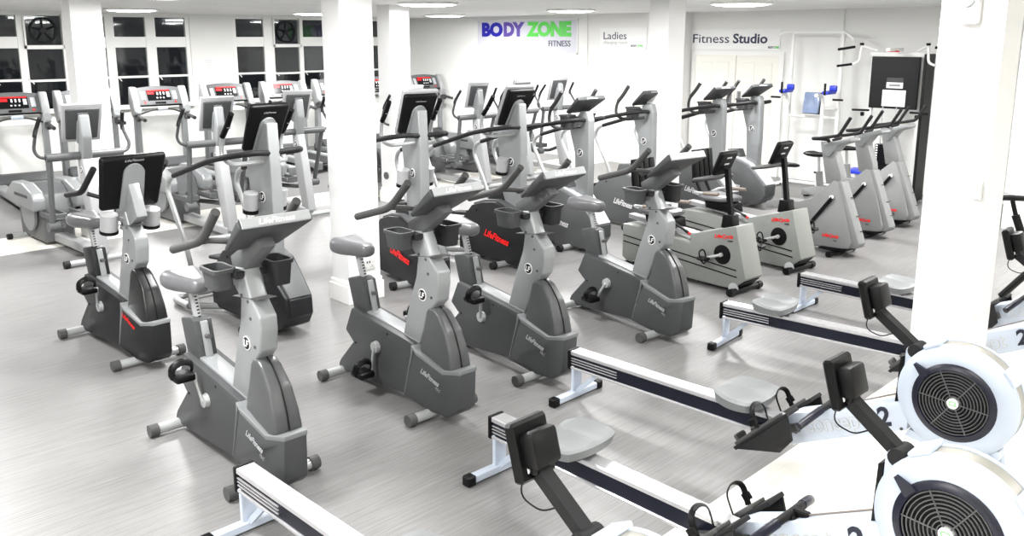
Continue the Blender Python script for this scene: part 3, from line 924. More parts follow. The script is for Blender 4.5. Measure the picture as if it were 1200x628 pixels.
ROW = [
    ('rowing machine nearest the camera, only its rail end and black monitor in frame', (1.87, 1.48, 0), 0, .95),
    ('rowing machine second from the camera, its white flywheel in the bottom right corner', (3.10, 1.02, 0), -1.5, 1.67),
    ('rowing machine in the middle of the row, pale seat slid forward against its footrests', (4.28, 1.40, 0), .5, .97),
    ('rowing machine passing behind the right column, pale seat near its rear end', (6.11, 1.27, 0), 4.5, 1.84),
    ('farthest rowing machine, seat half hidden by the right column, near the recumbent bikes', (7.17, 1.25, 0), -1, 1.42),
]
for lb, loc, rot, sy in ROW:
    rower(lb, loc, rot, sy)

# ------------------------------------------------------------------ recumbent bike
def recumbent(label, loc, rot):
    t = thing('recumbent_bike', label, 'recumbent bike', loc, rot, 'grey-green recumbent bikes')
    side = [(1.50, .46), (1.50, .10), (1.42, .06), (.70, .045), (.20, .045), (.06, .05), (-.08, .17), (.06, .665), (.60, .50), (.60, .40), (1.10, .47)]
    b = MB().prism(side, -.14, .14, bev=.012).build('body', 'beige', t)
    for s in (-1, 1):
        MB().prism([(1.48, .345), (.03, .245), (.03, .233), (1.48, .333)], s * .1405, s * .143).prism([(1.48, .28), (.02, .18), (.02, .168), (1.48, .268)], s * .1405, s * .143).build('stripe', 'black', b)
    text('LifeCycle', .05, (-.1415, .30, .515), (0, -1, .12), (0, .12, 1), 'letter_red', b, shear=.4, bold=.028, wid=.22)
    text('9500R', .022, (-.1415, .14, .50), (0, -1, .12), (0, .12, 1), 'black', b, shear=.3, bold=.01)
    MB().prism([(.50, .032), (.06, .03), (-.06, .14), (-.03, .16), (.08, .06), (.5, .055)], -.12, .12, bev=.006).build('belly_pan', 'black', b)
    for s, deg in ((-1, 200), (1, 20)):
        a = R(deg)
        y0, z0 = .20, .365
        ey, ez = y0 - math.cos(a) * .17, z0 + math.sin(a) * .17
        MB().lathe([(0, 0), (.095, 0), (.095, .006), (.075, .012), (0, .012)], (s * .14, y0, z0), (s, 0, 0), seg=28).build('crank_disc', 'black', b)
        c = MB().cyl((s * .15, y0, z0), (s * .175, y0, z0), .02).tube([(s * .165, y0, z0), (s * .175, ey, ez)], .014, seg=8).build('crank_arm', 'tube', t)
        MB().box((s * .225, ey, ez), (.09, .11, .03), bev=.01).build('pedal', 'black', c)
        MB().tube([(s * .18, ey, ez), (s * .18, ey + .02, ez + .07), (s * .225, ey + .02, ez + .09), (s * .27, ey + .02, ez + .07), (s * .27, ey, ez), (s * .225, ey - .02, ez - .06), (s * .18, ey, ez)], .008, seg=6, rnd=.05).build('pedal_strap', 'black', c)
    # post and console
    p = MB().prism([(.30, .60), (.15, .60), (.17, .74), (.28, .74)], -.055, .055, bev=.012).build('post_boot', 'black', t)
    MB().tube([(0, .22, .70), (0, .29, 1.17)], .032, seg=4).build('post', 'black', t)
    cn = MB()
    n, d = slab(cn, .36, 1.10, .25, 1.33, .12, .125, .05, .06, .02)
    c = cn.build('console', 'black', t, ang=60)
    B = Vector((0, .36, 1.10))
    o = B + d * .18 - n * .002
    sl = MB()
    for q in (.20, .13):
        pz = B + d * q - n * .002
        sl.box((0, pz.y, pz.z), (.07, .004, .018), rot=(math.atan2(d.z, d.y) - PI / 2, 0, 0), bev=.0015)
    sl.build('console_slot', 'band', c)
    MB().tube([(-.06, .30, 1.10), (-.17, .34, 1.09), (-.20, .50, 1.06), (-.17, .56, 1.05), (.17, .56, 1.05), (.20, .50, 1.06), (.17, .34, 1.09), (.06, .30, 1.10)], .017, rnd=.06).build('handlebar', 'grip', t)
    # seat on its rail
    MB().box((0, 1.02, .50), (.10, .96, .05), rot=(R(4), 0, 0), bev=.006).build('seat_rail', 'alu', t)
    sc = MB().prism([(1.22, .62), (.86, .60), (.84, .50), (1.20, .52)], -.11, .11, bev=.01).build('seat_carriage', 'black', t)
    MB().tube([(-.13, .80, .57), (-.13, .66, .52)], .012).cyl((-.13, .66, .52), (-.13, .62, .505), .016).build('seat_lever', 'black', sc)
    MB().cyl((-.13, .63, .509), (-.13, .60, .498), .014).build('lever_knob', 'letter_red', sc)
    secs = []
    for y, w, zt, zb in ((.86, .10, .665, .63), (.89, .14, .68, .615), (.98, .17, .685, .605), (1.10, .19, .68, .605), (1.20, .19, .69, .605), (1.26, .16, .69, .62), (1.28, .12, .68, .64)):
        zm, hh = (zt + zb) / 2, (zt - zb) / 2
        secs.append([(w * (abs(math.cos(a)) ** .6) * (1 if math.cos(a) > 0 else -1), y, zm + hh * (abs(math.sin(a)) ** .7) * (1 if math.sin(a) > 0 else -1)) for a in [k * 2 * PI / 20 + .01 for k in range(20)]])
    MB().loft(secs).build('seat', 'seat', t, ang=60)
    bk = MB()
    for k in range(4):
        x = (k - 1.5) * .085
        bk.prism([(1.36, .78), (1.40, 1.16), (1.35, 1.17), (1.30, .80)], x - .038, x + .038, bev=.015)
    bk.build('backrest', 'black', t)
    for s in (-1, 1):
        MB().tube([(s * .08, 1.25, .60), (s * .08, 1.37, .80), (s * .08, 1.41, 1.1)], .018).build('back_support', 'black', t)
        sh = MB().tube([(s * .10, 1.30, .66), (s * .24, 1.26, .70), (s * .25, .98, .72)], .016).build('side_handle', 'tube', t)
        MB().tube([(s * .25, 1.12, .71), (s * .25, .92, .723)], .02).build('side_grip', 'wood', sh)
    stabilizer(t, .02, .20, z=.04, r=.03, tube='black', cap='black')
    MB().lathe([(0, 0), (.055, 0), (.055, .01), (0, .012)], (-.14, .05, .06), (-1, 0, 0)).build('foot_cover', 'band', b)
    stabilizer(t, 1.42, .20, z=.04, r=.03, tube='black', cap='black')
    return t

ra = recumbent('grey-green recumbent bike beside the last charcoal upright bike, black seat and console', (7.30, 4.10, 0), -5)
rb_ = copy_tree(ra); rb_.location = (8.40, 4.10, 0); rb_.rotation_euler = (0, 0, R(-6))
rb_['label'] = 'grey-green recumbent bike between the other recumbent and the silver upright bikes'

# ------------------------------------------------------------------ older silver upright bike
def silver_bike(label, loc, rot):
    t = thing('exercise_bike', label, 'exercise bike', loc, rot, 'silver angular exercise bikes')
    tp = lambda y, z: max(.45, 1 - max(0, z - .1) * .62) * (1 if y > .0 else max(.58, 1 + y * 2.0))
    nose = [(.085, .842), (.03, .835), (-.235, .17), (-.20, .115), (-.13, .10), (-.14, .19), (.06, .80)]
    n = MB().prism(nose, -.128, .128, bev=.010, taper=tp).build('front_shell', 'beige_dk', t)
    for z in (.66, .46, .30):
        y = .03 - (.835 - z) * .40
        MB().box((.05, y - .008, z), (.07, .012, .006), rot=(R(-22), 0, 0)).build('vent_slot', 'black', n)
    side = [(.13, .845), (.05, .82), (-.16, .18), (-.14, .095), (.12, .075), (.46, .075), (.50, .13), (.62, .35), (.86, .42), (1.0, .40), (1.0, .48), (.80, .54), (.56, .54), (.40, .60)]
    b = MB().prism(side, -.115, .115, bev=.01, taper=lambda y, z: max(.5, 1 - max(0, z - .15) * .62)).build('body', 'beige_dk', t)
    sl = MB()
    sl.prism([(.475, .21), (.125, .665), (.105, .63), (.43, .20)], -.1135, -.095)
    sl.build('belt_slot', 'black', b)
    MB().cyl((-.085, .125, .655), (-.112, .125, .655), .022).build('pivot_cap', 'letter_lt', b)
    text('LifeCycle', .05, (-.116, .20, .20), (0, -1, .03), (-.0, -.03, 1), 'letter_red', b, shear=.4, bold=.028, wid=.21)
    text('9500', .02, (-.117, .05, .165), LW, (0, 0, 1), 'black', b, shear=.3, bold=.01)
    MB().prism([(1.0, .03), (1.0, .07), (.40, .10), (-.10, .085), (-.10, .05), (.3, .05)], -.05, .05, bev=.008).build('base', 'silver_lt', t)
    MB().prism([(.25, .05), (-.06, .05), (-.20, .12), (-.05, .10), (.2, .085)], -.13, .13, bev=.006).build('belly_pan', 'black', n)
    MB().prism([(.345, 1.262), (.19, 1.262), (.055, .91), (.045, .83), (.155, .80), (.235, .79)], -.052, .052, bev=.012, taper=lambda y, z: 1.15).build('neck', 'beige_dk', t)
    cn = MB()
    c = MB().prism([(.31, 1.205), (.28, 1.245), (-.03, 1.335), (-.06, 1.32), (-.055, 1.29), (.10, 1.235), (.20, 1.10), (.27, 1.12)], -.10, .10, bev=.016, seg=2).build('console', 'silver', t)
    for s in (-1, 1):
        h = MB().tube([(s * .04, .25, 1.27), (s * .13, .20, 1.30), (s * .20, .36, 1.30), (s * .205, .20, 1.325), (s * .205, .02, 1.365), (s * .205, -.10, 1.565)], .019, rnd=.03, seg=10)
        h.build('handlebar', 'rubber', t)
    # seat
    MB().tube([(0, .79, .50), (0, .82, .72)], .045, seg=8).build('seat_tower', 'beige_dk', t)
    p = MB().tube([(0, .82, .70), (0, .84, .91)], .018).build('seat_post', 'tube', t)
    MB().cyl((0, .82, .70), (0, .89, .70), .012).build('adjuster_knob', 'black', p)
    secs = []
    for y, w, zt, zb in ((.64, .015, .955, .93), (.68, .03, .965, .92), (.78, .045, .97, .91), (.88, .09, .97, .90), (.95, .12, .975, .905), (1.0, .11, .97, .92), (1.02, .06, .96, .93)):
        zm, hh = (zt + zb) / 2, (zt - zb) / 2
        secs.append([(w * math.cos(a), y, zm + hh * math.sin(a)) for a in [k * 2 * PI / 16 for k in range(16)]])
    MB().loft(secs).build('seat', 'black', t, ang=60)
    for s, deg in ((-1, 100), (1, 280)):
        a = R(deg)
        ey, ez = .52 + math.cos(a) * .16, .30 + math.sin(a) * .16
        k = MB().cyl((s * .09, .52, .30), (s * .125, .52, .30), .035).tube([(s * .12, .52, .30), (s * .13, ey, ez)], .014, seg=8).build('crank_arm', 'cap', t)
        MB().box((s * .185, ey, ez), (.09, .10, .03), bev=.01).build('pedal', 'black', k)
    stabilizer(t, .02, .20, z=.035, r=.028, tube='black', cap='black')
    stabilizer(t, .95, .20, z=.035, r=.028, tube='black', cap='black')
    return t

sa = silver_bike('silver upright bike with red lettering, nearest of the three beside the recumbent bikes', (9.42, 4.12, 0), -8)
for lb, loc in (('silver upright bike in the middle of the three identical ones', (10.55, 4.24, 0)), ('silver upright bike farthest away, next to the weight machine and the right column', (11.45, 4.28, 0))):
    o = copy_tree(sa); o.location = loc; o['label'] = lb

# ------------------------------------------------------------------ dip station
def dip_station():
    t = thing('dip_station', 'white dip and pull up station with blue armrests before the studio door', 'dip station', (13.25, 6.60, 0), 0)
    # y runs along the wall; the user faces -x
    L, Rr = .42, -.42
    f = MB()
    for y in (L, Rr):
        f.tube([(.30, y, .04), (.30, y, 2.48)], .030, seg=10)
        f.tube([(.0, y * .72, .04), (.0, y * .72, 1.42), (-.05, y * .72, 1.52), (-.25, y * .72, 1.53)], .028, rnd=.05)
        f.tube([(.30, y, 1.30), (.0, y * .72, 1.30)], .022)
        f.tube([(.38, y, .03), (-.60, y, .03)], .03)
        f.tube([(.0, y * .72, .05), (.0, y, .03)], .022)
    f.tube([(.30, L, .05), (.30, Rr, .05)], .028)
    f.tube([(.30, L, 1.15), (.30, Rr, 1.15)], .022)
    fr = f.build('frame', 'trim', t)
    for y in (L, Rr):
        MB().cyl((-.62, y, .03), (-.55, y, .03), .038).build('end_cap', 'black', fr)
    MB().tube([(.05, .72, 2.37), (.20, .50, 2.50), (.30, .40, 2.50), (.30, -.40, 2.50), (.20, -.50, 2.50), (.05, -.72, 2.37)], .022, rnd=.06).build('pull_up_bar', 'trim', t)
    for s in (1, -1):
        y = -.09 + s * .36
        a = MB().box((-.12, y, 1.575), (.30, .11, .055), bev=.02, seg=2).box((.02, y, 1.63), (.06, .12, .10), bev=.02, seg=2)
        a.build('armrest', 'pad_blue', t)
        MB().cyl((-.27, y, 1.54), (-.27, y, 1.72), .017).build('grip', 'black', t)
        MB().cyl((-.15, y + s * .08, 1.47), (-.15, y + s * .24, 1.47), .016).build('dip_grip', 'black', t)
    MB().box((.16, -.04, 1.38), (.06, .27, .34), rot=(0, R(10), 0), bev=.02, seg=2).build('back_pad', 'pad_pale', t)
    MB().box((.195, -.04, 1.375), (.02, .28, .35), rot=(0, R(10), 0), bev=.004).build('pad_board', 'black', t)
    return t
dip_station()

# ------------------------------------------------------------------ multi gym
def multi_gym():
    t = thing('multi_gym', 'white framed weight machine with big black panel in the right back corner', 'weight machine', (13.2, 5.2, 0), 0)
    f = MB()
    for y in (.36, -.36):
        f.box((.10, y, 1.08), (.06, .06, 2.14), bev=.004)
        f.box((-.10, y, .03), (1.0, .06, .06), bev=.004)
    f.box((.10, 0, 2.17), (.08, .80, .06), bev=.004)
    f.box((-.06, 0, 2.24), (.50, .06, .05), bev=.004)
    f.box((.10, 0, .06), (.06, .74, .06), bev=.004)
    fr = f.build('frame', 'trim', t)
    sp = MB().box((.02, .0, 1.755), (.05, .70, .76), bev=.006).build('front_panel', 'sheet', t)
    MB().box((-.007, .0, 1.755), (.004, .66, .72)).build('panel_face', 'sheet', sp)
    MB().box((.14, -.43, 1.10), (.34, .04, 2.16), bev=.006).build('side_panel', 'sheet', t)
    pp = MB().box((-.011, -.02, 1.53), (.004, .34, .24)).build('notice_sheet', 'paper', sp)
    tx = MB()
    for k in range(6):
        tx.box((-.014, -.02, 1.60 - k * .025), (.001, .24 - (k % 3) * .03, .006))
    tx.build('notice_lines', 'letter_gy', pp)
    lb = MB().box((-.011, -.02, 1.72), (.004, .24, .085)).build('label_sheet', 'paper', sp)
    MB().box((-.014, -.02, 1.72), (.001, .16, .03)).build('label_lines', 'letter_gy', lb)
    MB().box((-.011, -.02, 1.80), (.004, .24, .06)).build('dark_label', 'char', sp)
    MB().box((-.10, .0, 2.215), (.02, .17, .02), bev=.004).build('red_pad', 'letter_red', t)
    # weight stack
    w = MB()
    for k in range(12):
        w.box((-.02, .02, .42 + k * .037), (.16, .28, .032), bev=.003)
    w.build('weight_stack', 'black', t)
    g = MB()
    for y in (-.08, .12):
        g.cyl((-.02, y, .06), (-.02, y, 1.40), .010, seg=10)
    g.build('guide_rod', 'alu', t)
    lbm = MB()
    for k in range(12):
        lbm.box((-.103, .13, .42 + k * .037), (.002, .03, .02))
    lbm.build('weight_label', 'paper', t)
    MB().box((-.02, .02, .30), (.26, .36, .05), bev=.008).build('stack_base', 'trim', t)
    MB().box((-.42, .25, .46), (.34, .28, .06), bev=.02, seg=2).build('seat_pad', 'pad_blue', t)
    MB().box((-.42, .25, .22), (.06, .06, .42), bev=.004).build('seat_post', 'trim', t)
    for s in (1, -1):
        a = MB().tube([(.02, s * .30, 2.22), (-.10, s * .48, 2.30), (-.10, s * .50, 2.06), (-.10, s * .60, 2.02)], .018, rnd=.05).build('press_arm', 'trim', t)
        MB().cyl((-.12, s * .58, 2.275), (-.05, s * .86, 2.235), .020).build('upper_grip', 'black', a)
        MB().cyl((-.10, s * .60, 2.02), (-.05, s * .86, 1.985), .018).build('lower_grip', 'black', a)
        MB().cyl((-.10, s * .48, 2.30), (-.10, s * .48, 2.335), .03).build('pivot_cap', 'black', a)
        MB().cyl((-.08, s * .30, 1.34), (-.08, s * .56, 1.335), .016).box((-.08, s * .40, 1.28), (.05, .05, .06), bev=.01).build('mid_grip', 'black', t)
    return t
multi_gym()

# ------------------------------------------------------------------ spinning bike on the far right
def spin_bike():
    t = thing('spinning_bike', 'black spinning bike cut off by the right edge of the photo', 'spinning bike', (8.62, 1.62, 0), 8)
    f = MB()
    f.tube([(0, .62, .10), (0, .40, .40), (0, -.30, .55), (0, -.45, .10)], .032, rnd=.1)
    f.tube([(0, .40, .40), (0, .58, .86)], .035)
    f.tube([(0, -.30, .55), (0, -.34, .90)], .032)
    f.tube([(0, .40, .40), (0, .05, .22), (0, -.45, .12)], .028, rnd=.1)
    f.build('frame', 'black', t)
    MB().tube([(0, .56, .80), (0, .62, 1.0)], .02).build('seat_post', 'black', t)
    secs = []
    for y, w, zt, zb in ((.46, .02, 1.03, 1.005), (.52, .035, 1.045, .99), (.62, .05, 1.05, .985), (.72, .11, 1.05, .98), (.78, .10, 1.05, .99), (.80, .05, 1.04, 1.0)):
        zm, hh = (zt + zb) / 2, (zt - zb) / 2
        secs.append([(w * math.cos(a), y, zm + hh * math.sin(a)) for a in [k * 2 * PI / 16 for k in range(16)]])
    MB().loft(secs).build('seat', 'black', t, ang=60)
    MB().lathe([(.14, -.02), (.22, -.02), (.235, -.01), (.235, .01), (.22, .02), (.14, .02)], (0, -.42, .30), (1, 0, 0), seg=40, close=True).cyl((-.01, -.42, .30), (.01, -.42, .30), .15, seg=32).build('flywheel', 'rubber', t)
    MB().tube([(-.22, -.52, 1.10), (-.22, -.34, 1.04), (.22, -.34, 1.04), (.22, -.52, 1.10)], .016, rnd=.05).tube([(0, -.34, .88), (0, -.34, 1.04)], .022).build('handlebar', 'black', t)
    MB().lathe([(.0, 0), (.10, 0), (.10, .02), (.0, .02)], (-.06, .08, .32), (-1, 0, 0)).tube([(-.09, .08, .32), (-.10, .20, .20)], .014).box((-.15, .20, .20), (.09, .1, .03), bev=.01).build('crank', 'black', t)
    stabilizer(t, .62, .22, tube='black', cap='black')
    stabilizer(t, -.45, .22, tube='black', cap='black')
spin_bike()

# ------------------------------------------------------------------ room
CE = 2.87
XB, XS, XN = 13.6, 14.1, 12.25     # back wall, recessed studio wall, nearer wall strip at the right
YW = 17.2
X0, Y0 = -3.0, -5.0
f = MB()
def rect(mb, x0, y0, x1, y1, z):
    mb.bm.faces.new([mb.bm.verts.new(p) for p in ((x0, y0, z), (x1, y0, z), (x1, y1, z), (x0, y1, z))])
rect(f, X0, 2.22, 16, 10.8, 0); rect(f, X0, 11.76, 16, YW + .3, 0)
struct(f, 'floor', 'floor', smooth=False)
w = MB()
rect(w, X0, Y0, 16, 2.22, 0); rect(w, X0, 10.8, 16, 11.76, 0)
tag(w.build('floor_walkway', 'walk', smooth=False), kind='structure')
c = MB().box(((X0 + 16) / 2, (Y0 + YW + .3) / 2, CE + .05), (16 - X0, YW + .3 - Y0, .1))
struct(c, 'ceiling', 'ceiling', smooth=False)

# window wall (at Y = YW) with two long window bands
Z0, Z1 = 1.10, 2.83
W1 = [(3.0, 3.75), (3.85, 4.40), (4.50, 4.92), (5.05, 5.66), (5.80, 6.43), (6.59, 7.19), (7.38, 7.99)]
W2 = [(9.08, 9.72), (9.96, 10.58), (10.68, 11.25), (11.40, 11.95), (12.10, 12.80)]
wl = MB()
def bx(mb, x0, x1, y0, y1, z0, z1):
    mb.box(((x0 + x1) / 2, (y0 + y1) / 2, (z0 + z1) / 2), (x1 - x0, y1 - y0, z1 - z0))
bx(wl, X0, XB + .2, YW, YW + .25, 0, Z0)
bx(wl, X0, XB + .2, YW, YW + .25, Z1, CE)
for a, b in ((X0, 2.92), (8.07, 9.0), (12.88, XB + .2)):
    bx(wl, a, b, YW, YW + .25, Z0, Z1)
struct(wl, 'wall_left', 'wall', smooth=False)
def window(idx, cols, fans):
    a, b = cols[0][0] - .08, cols[-1][1] + .08
    fr = MB()
    edges = [a] + [v for c in cols for v in c] + [b]
    for k in range(0, len(edges), 2):
        bx(fr, edges[k], edges[k + 1], YW + .02, YW + .10, Z0, Z1)
    panes = []
    for i, (x0, x1) in enumerate(cols):
        if i in fans:
            zs = [(1.14, 1.63), (1.67, 2.21), (2.28, 2.80)]
        else:
            zs = [(1.14, 1.65), (1.69, 2.23), (2.43, 2.80)]
        e = [Z0] + [v for z in zs for v in z] + [Z1]
        for k in range(0, len(e), 2):
            bx(fr, x0, x1, YW + .03, YW + .09, e[k], e[k + 1])
        for z in zs:
            panes.append((x0, x1, z[0], z[1]))
        if i in fans:
            bx(fr, x0 - .03, x1 + .03, YW - .02, YW + .03, 2.215, 2.275)
            for xx in (x0 - .03, x1 - .0):
                bx(fr, xx, xx + .03, YW - .02, YW + .03, 2.22, Z1)
    w = struct(fr, 'window_%d' % idx, 'trim', smooth=False)
    for x0, x1, z0, z1 in panes:
        MB().box(((x0 + x1) / 2, YW + .06, (z0 + z1) / 2), (x1 - x0 + .004, .006, z1 - z0 + .004)).build('pane', 'glass', w, smooth=False)
    for i in fans:
        x0, x1 = cols[i]
        xc, zc = (x0 + x1) / 2, 2.54
        g = MB().lathe([(.20, 0), (.235, 0), (.235, .03), (.20, .02)], (xc, YW + .05, zc), (0, -1, 0), seg=32, close=True)
        g.cyl((xc, YW + .05, zc), (xc, YW + .02, zc), .05)
        for k in range(5):
            aa = R(72 * k + 20)
            g.tube([(xc, YW + .04, zc), (xc + math.cos(aa) * .2, YW + .04, zc + math.sin(aa) * .2)], .02, seg=6, flat=.3)
        g.build('extractor_fan', 'black', w)
    h = MB()
    for i, (x0, x1) in enumerate(cols):
        h.tube([(x0 - .03, YW + .015, 1.69), (x0 - .02, YW - .02, 1.69), (x0 + .05, YW - .03, 1.60)], .009, seg=6)
    h.build('catch', 'trim', w)
    MB().box(((a + b) / 2, YW - .03, Z0 - .02), (b - a, .14, .04), bev=.006).build('window_sill', 'trim', w)
window(1, W1, (3,))
window(2, W2, (1,))

# back walls
bk = MB()
bx(bk, XB, XB + .2, 9.35, YW + .25, 0, CE)
struct(bk, 'wall_back', 'wall', smooth=False)
b2 = MB()
bx(b2, XS, XS + .2, 3.3, 9.33, 0, CE); bx(b2, XB + .02, XS + .2, 9.33, 9.35, 0, CE)
struct(b2, 'wall_studio', 'wall', smooth=False)
b3 = MB()
bx(b3, XN, XN + .2, Y0, 3.1, 0, CE); bx(b3, XN, XS + .2, 3.1, 3.3, 0, CE)
struct(b3, 'wall_right', 'wall', smooth=False)
b4 = MB(); bx(b4, X0 - .2, X0, Y0, YW + .25, 0, CE); struct(b4, 'wall_near', 'wall', smooth=False)
b5 = MB(); bx(b5, X0, XN + .2, Y0 - .2, Y0, 0, CE); struct(b5, 'wall_behind', 'wall', smooth=False)
tr = MB(); bx(tr, XB - .03, XB, 11.44, 11.50, 0, CE); struct(tr, 'trim_1', 'wall', smooth=False)
tr = MB(); bx(tr, XS - .06, XS, 6.42, 6.50, 0, CE); struct(tr, 'trim_2', 'wall', smooth=False)
tr = MB()
for a, b in ((11.05, YW), (9.4, 10.05)):
    bx(tr, XB - .015, XB, a, b, 0, .11)
struct(tr, 'baseboard_back', 'trim', smooth=False)
tr = MB(); bx(tr, XS - .015, XS, 3.3, 7.4, 0, .11); struct(tr, 'baseboard_studio', 'trim', smooth=False)
tr = MB(); bx(tr, XN - .015, XN, Y0, 3.28, 0, .11); struct(tr, 'baseboard_right', 'trim', smooth=False)
tr = MB(); bx(tr, XN - .03, XN, Y0, 3.28, 2.26, 2.30); bx(tr, XN - .03, XN, Y0, 3.28, 2.42, 2.45); bx(tr, XN - .02, XN, 2.2, 2.24, 0, 2.26); struct(tr, 'trim_3', 'trim', smooth=False)

# doors
def door_panels(mb, x, y0, y1):
    for z0, z1 in ((.25, .95), (1.10, 1.50), (1.62, 1.98)):
        m_ = (y1 - y0) * .16
        for a, b in ((y0 + m_, (y0 + y1) / 2 - m_ * .4), ((y0 + y1) / 2 + m_ * .4, y1 - m_)):
            mb.box((x - .003, (a + b) / 2, (z0 + z1) / 2), (.012, b - a, z1 - z0), bev=.005)
d1 = MB(); bx(d1, XB - .025, XB, 10.13, 10.95, 0, 2.08)
D1 = struct(d1, 'door_1', 'door', smooth=False)
fr = MB(); bx(fr, XB - .035, XB, 10.06, 10.13, 0, 2.14); bx(fr, XB - .035, XB, 10.95, 11.02, 0, 2.14); bx(fr, XB - .035, XB, 10.13, 10.95, 2.08, 2.14)
fr.build('door_frame', 'trim', D1, smooth=False)
pn = MB(); door_panels(pn, XB - .025, 10.13, 10.95); pn.build('door_panels', 'door', D1)
MB().tube([(XB - .06, 10.22, .95), (XB - .06, 10.22, 1.15)], .012).build('door_handle', 'cap', D1)
d2 = MB(); bx(d2, XS - .025, XS, 7.52, 8.365, 0, 2.10); bx(d2, XS - .025, XS, 8.375, 9.22, 0, 2.10)
D2 = struct(d2, 'door_2', 'door', smooth=False)
fr = MB(); bx(fr, XS - .04, XS, 7.44, 7.52, 0, 2.17); bx(fr, XS - .04, XS, 9.22, 9.30, 0, 2.17); bx(fr, XS - .04, XS, 7.52, 9.22, 2.10, 2.17)
fr.build('door_frame', 'trim', D2, smooth=False)
pn = MB(); door_panels(pn, XS - .025, 7.52, 8.365); door_panels(pn, XS - .025, 8.375, 9.22); pn.build('door_panels', 'door', D2)
for y in (8.28, 8.46):
    MB().box((XS - .03, y, 1.36), (.008, .075, .22), bev=.002).build('push_plate', 'silver', D2)
    MB().tube([(XS - .03, y, 1.28), (XS - .07, y, 1.28), (XS - .07, y, 1.44), (XS - .03, y, 1.44)], .009, rnd=.02).build('door_handle', 'silver', D2)

# columns
def column(x0, y0, x1, y1, nm, plinth=True):
    m = MB(); bx(m, x0, x1, y0, y1, 0, CE)
    o = struct(m, nm, 'column', smooth=False)
    p = MB().box(((x0 + x1) / 2, (y0 + y1) / 2, .085), (x1 - x0 + .05, y1 - y0 + .05, .17), bev=.004).box(((x0 + x1) / 2, (y0 + y1) / 2, .19), (x1 - x0 + .03, y1 - y0 + .03, .04), bev=.008)
    p.build('plinth', 'trim', o)
    return o
column(4.39, 6.49, 4.74, 6.76, 'column')
column(3.72, 10.98, 4.08, 11.25, 'column')
column(7.75, 10.2, 8.10, 10.5, 'column')
column(9.0, 6.30, 9.35, 6.59, 'column')
column(4.95, 1.42, 5.245, 1.735, 'column')

# ------------------------------------------------------------------ wall items
RY = (0, -1, 0)   # reading direction on walls facing -x
def sign(name, label, x, y0, y1, z0, z1, m='paper'):
    t = thing(name, label, 'sign', (x, (y0 + y1) / 2, (z0 + z1) / 2))
    MB().box((-.008, 0, 0), (.012, abs(y1 - y0), z1 - z0)).build('panel', m, t, smooth=False)
    return t
yc = (14.70 + 11.70) / 2
s1 = sign('wall_sign', 'big white BODYZONE FITNESS sign with blue and green letters high on the wall', XB, 11.72, 14.66, 2.10, 2.78, 'sign')
def st(body, ya, yb, z, h, m, nm, bold=.06):
    text(body, h, (-.0145, ya, z), RY, (0, 0, 1), m, s1, nm, .006, 0, bold, wid=abs(ya - yb))
st('BO', 14.52 - yc, 13.86 - yc, .02, .38, 'blue', 'blue_letters')
st('DY', 13.83 - yc, 13.20 - yc, .02, .38, 'violet', 'violet_letters')
st('ZONE', 13.14 - yc, 11.88 - yc, .02, .38, 'green', 'green_letters')
st('FITNESS', 12.50 - yc, 11.90 - yc, -.20, .17, 'letter_dk', 'small_letters', .0)
fm = MB()
for a, b, c_, d_ in ((-1.49, 1.49, .33, .35), (-1.49, 1.49, -.35, -.33)):
    bx(fm, -.02, 0, a, b, c_, d_)
for y in (-1.48, 1.48):
    bx(fm, -.02, 0, y - .01, y + .01, -.35, .35)
fm.build('frame', 'trim', s1, smooth=False)
s2 = sign('wall_sign', 'small white Ladies changing room sign above the single door', XB, 10.0, 11.12, 2.19, 2.60)
text('Ladies', .20, (-.0145, .47, -.01), RY, (0, 0, 1), 'letter_dk', s2, 'large_letters', .003, 0, 0, wid=.56)
text('changing room', .09, (-.0145, .47, -.10), RY, (0, 0, 1), 'letter_faint', s2, 'small_letters', .003, 0, 0, wid=.58)
text('BODY', .05, (-.0145, -.20, -.15), RY, (0, 0, 1), 'letter_dk', s2, 'logo_letters', .003, 0, .03, wid=.14)
text('ZONE', .05, (-.0145, -.35, -.15), RY, (0, 0, 1), 'green', s2, 'green_letters', .003, 0, .03, wid=.13)
s3 = sign('wall_sign', 'white Fitness Studio sign above the double door', XS, 7.54, 9.34, 2.20, 2.56)
y3 = (7.54 + 9.34) / 2
text('Fitness', .23, (-.0145, 9.30 - y3, -.06), RY, (0, 0, 1), 'letter_dk', s3, 'large_letters', .003, 0, 0, wid=.76)
text('Studio', .23, (-.0145, 8.46 - y3, -.06), RY, (0, 0, 1), 'letter_dk', s3, 'bold_letters', .003, 0, .025, wid=.68)
text('BODY', .05, (-.0145, 7.76 - y3, -.15), RY, (0, 0, 1), 'letter_dk', s3, 'logo_letters', .003, 0, .03, wid=.10)
text('ZONE', .05, (-.0145, 7.655 - y3, -.15), RY, (0, 0, 1), 'green', s3, 'green_letters', .003, 0, .03, wid=.10)

nt = thing('paper_notice', 'white paper notice taped to the pier between the windows', 'notice', (8.42, YW + .001, 1.85))
MB().box((0, -.002, 0), (.32, .004, .30)).build('sheet', 'paper', nt, smooth=False)
g = MB()
for k in range(7):
    g.box((random.uniform(-.02, .02), -.006, .11 - k * .035), (.20 - (k % 3) * .04, .001, .008))
g.build('printed_lines', 'letter_faint', nt, smooth=False)

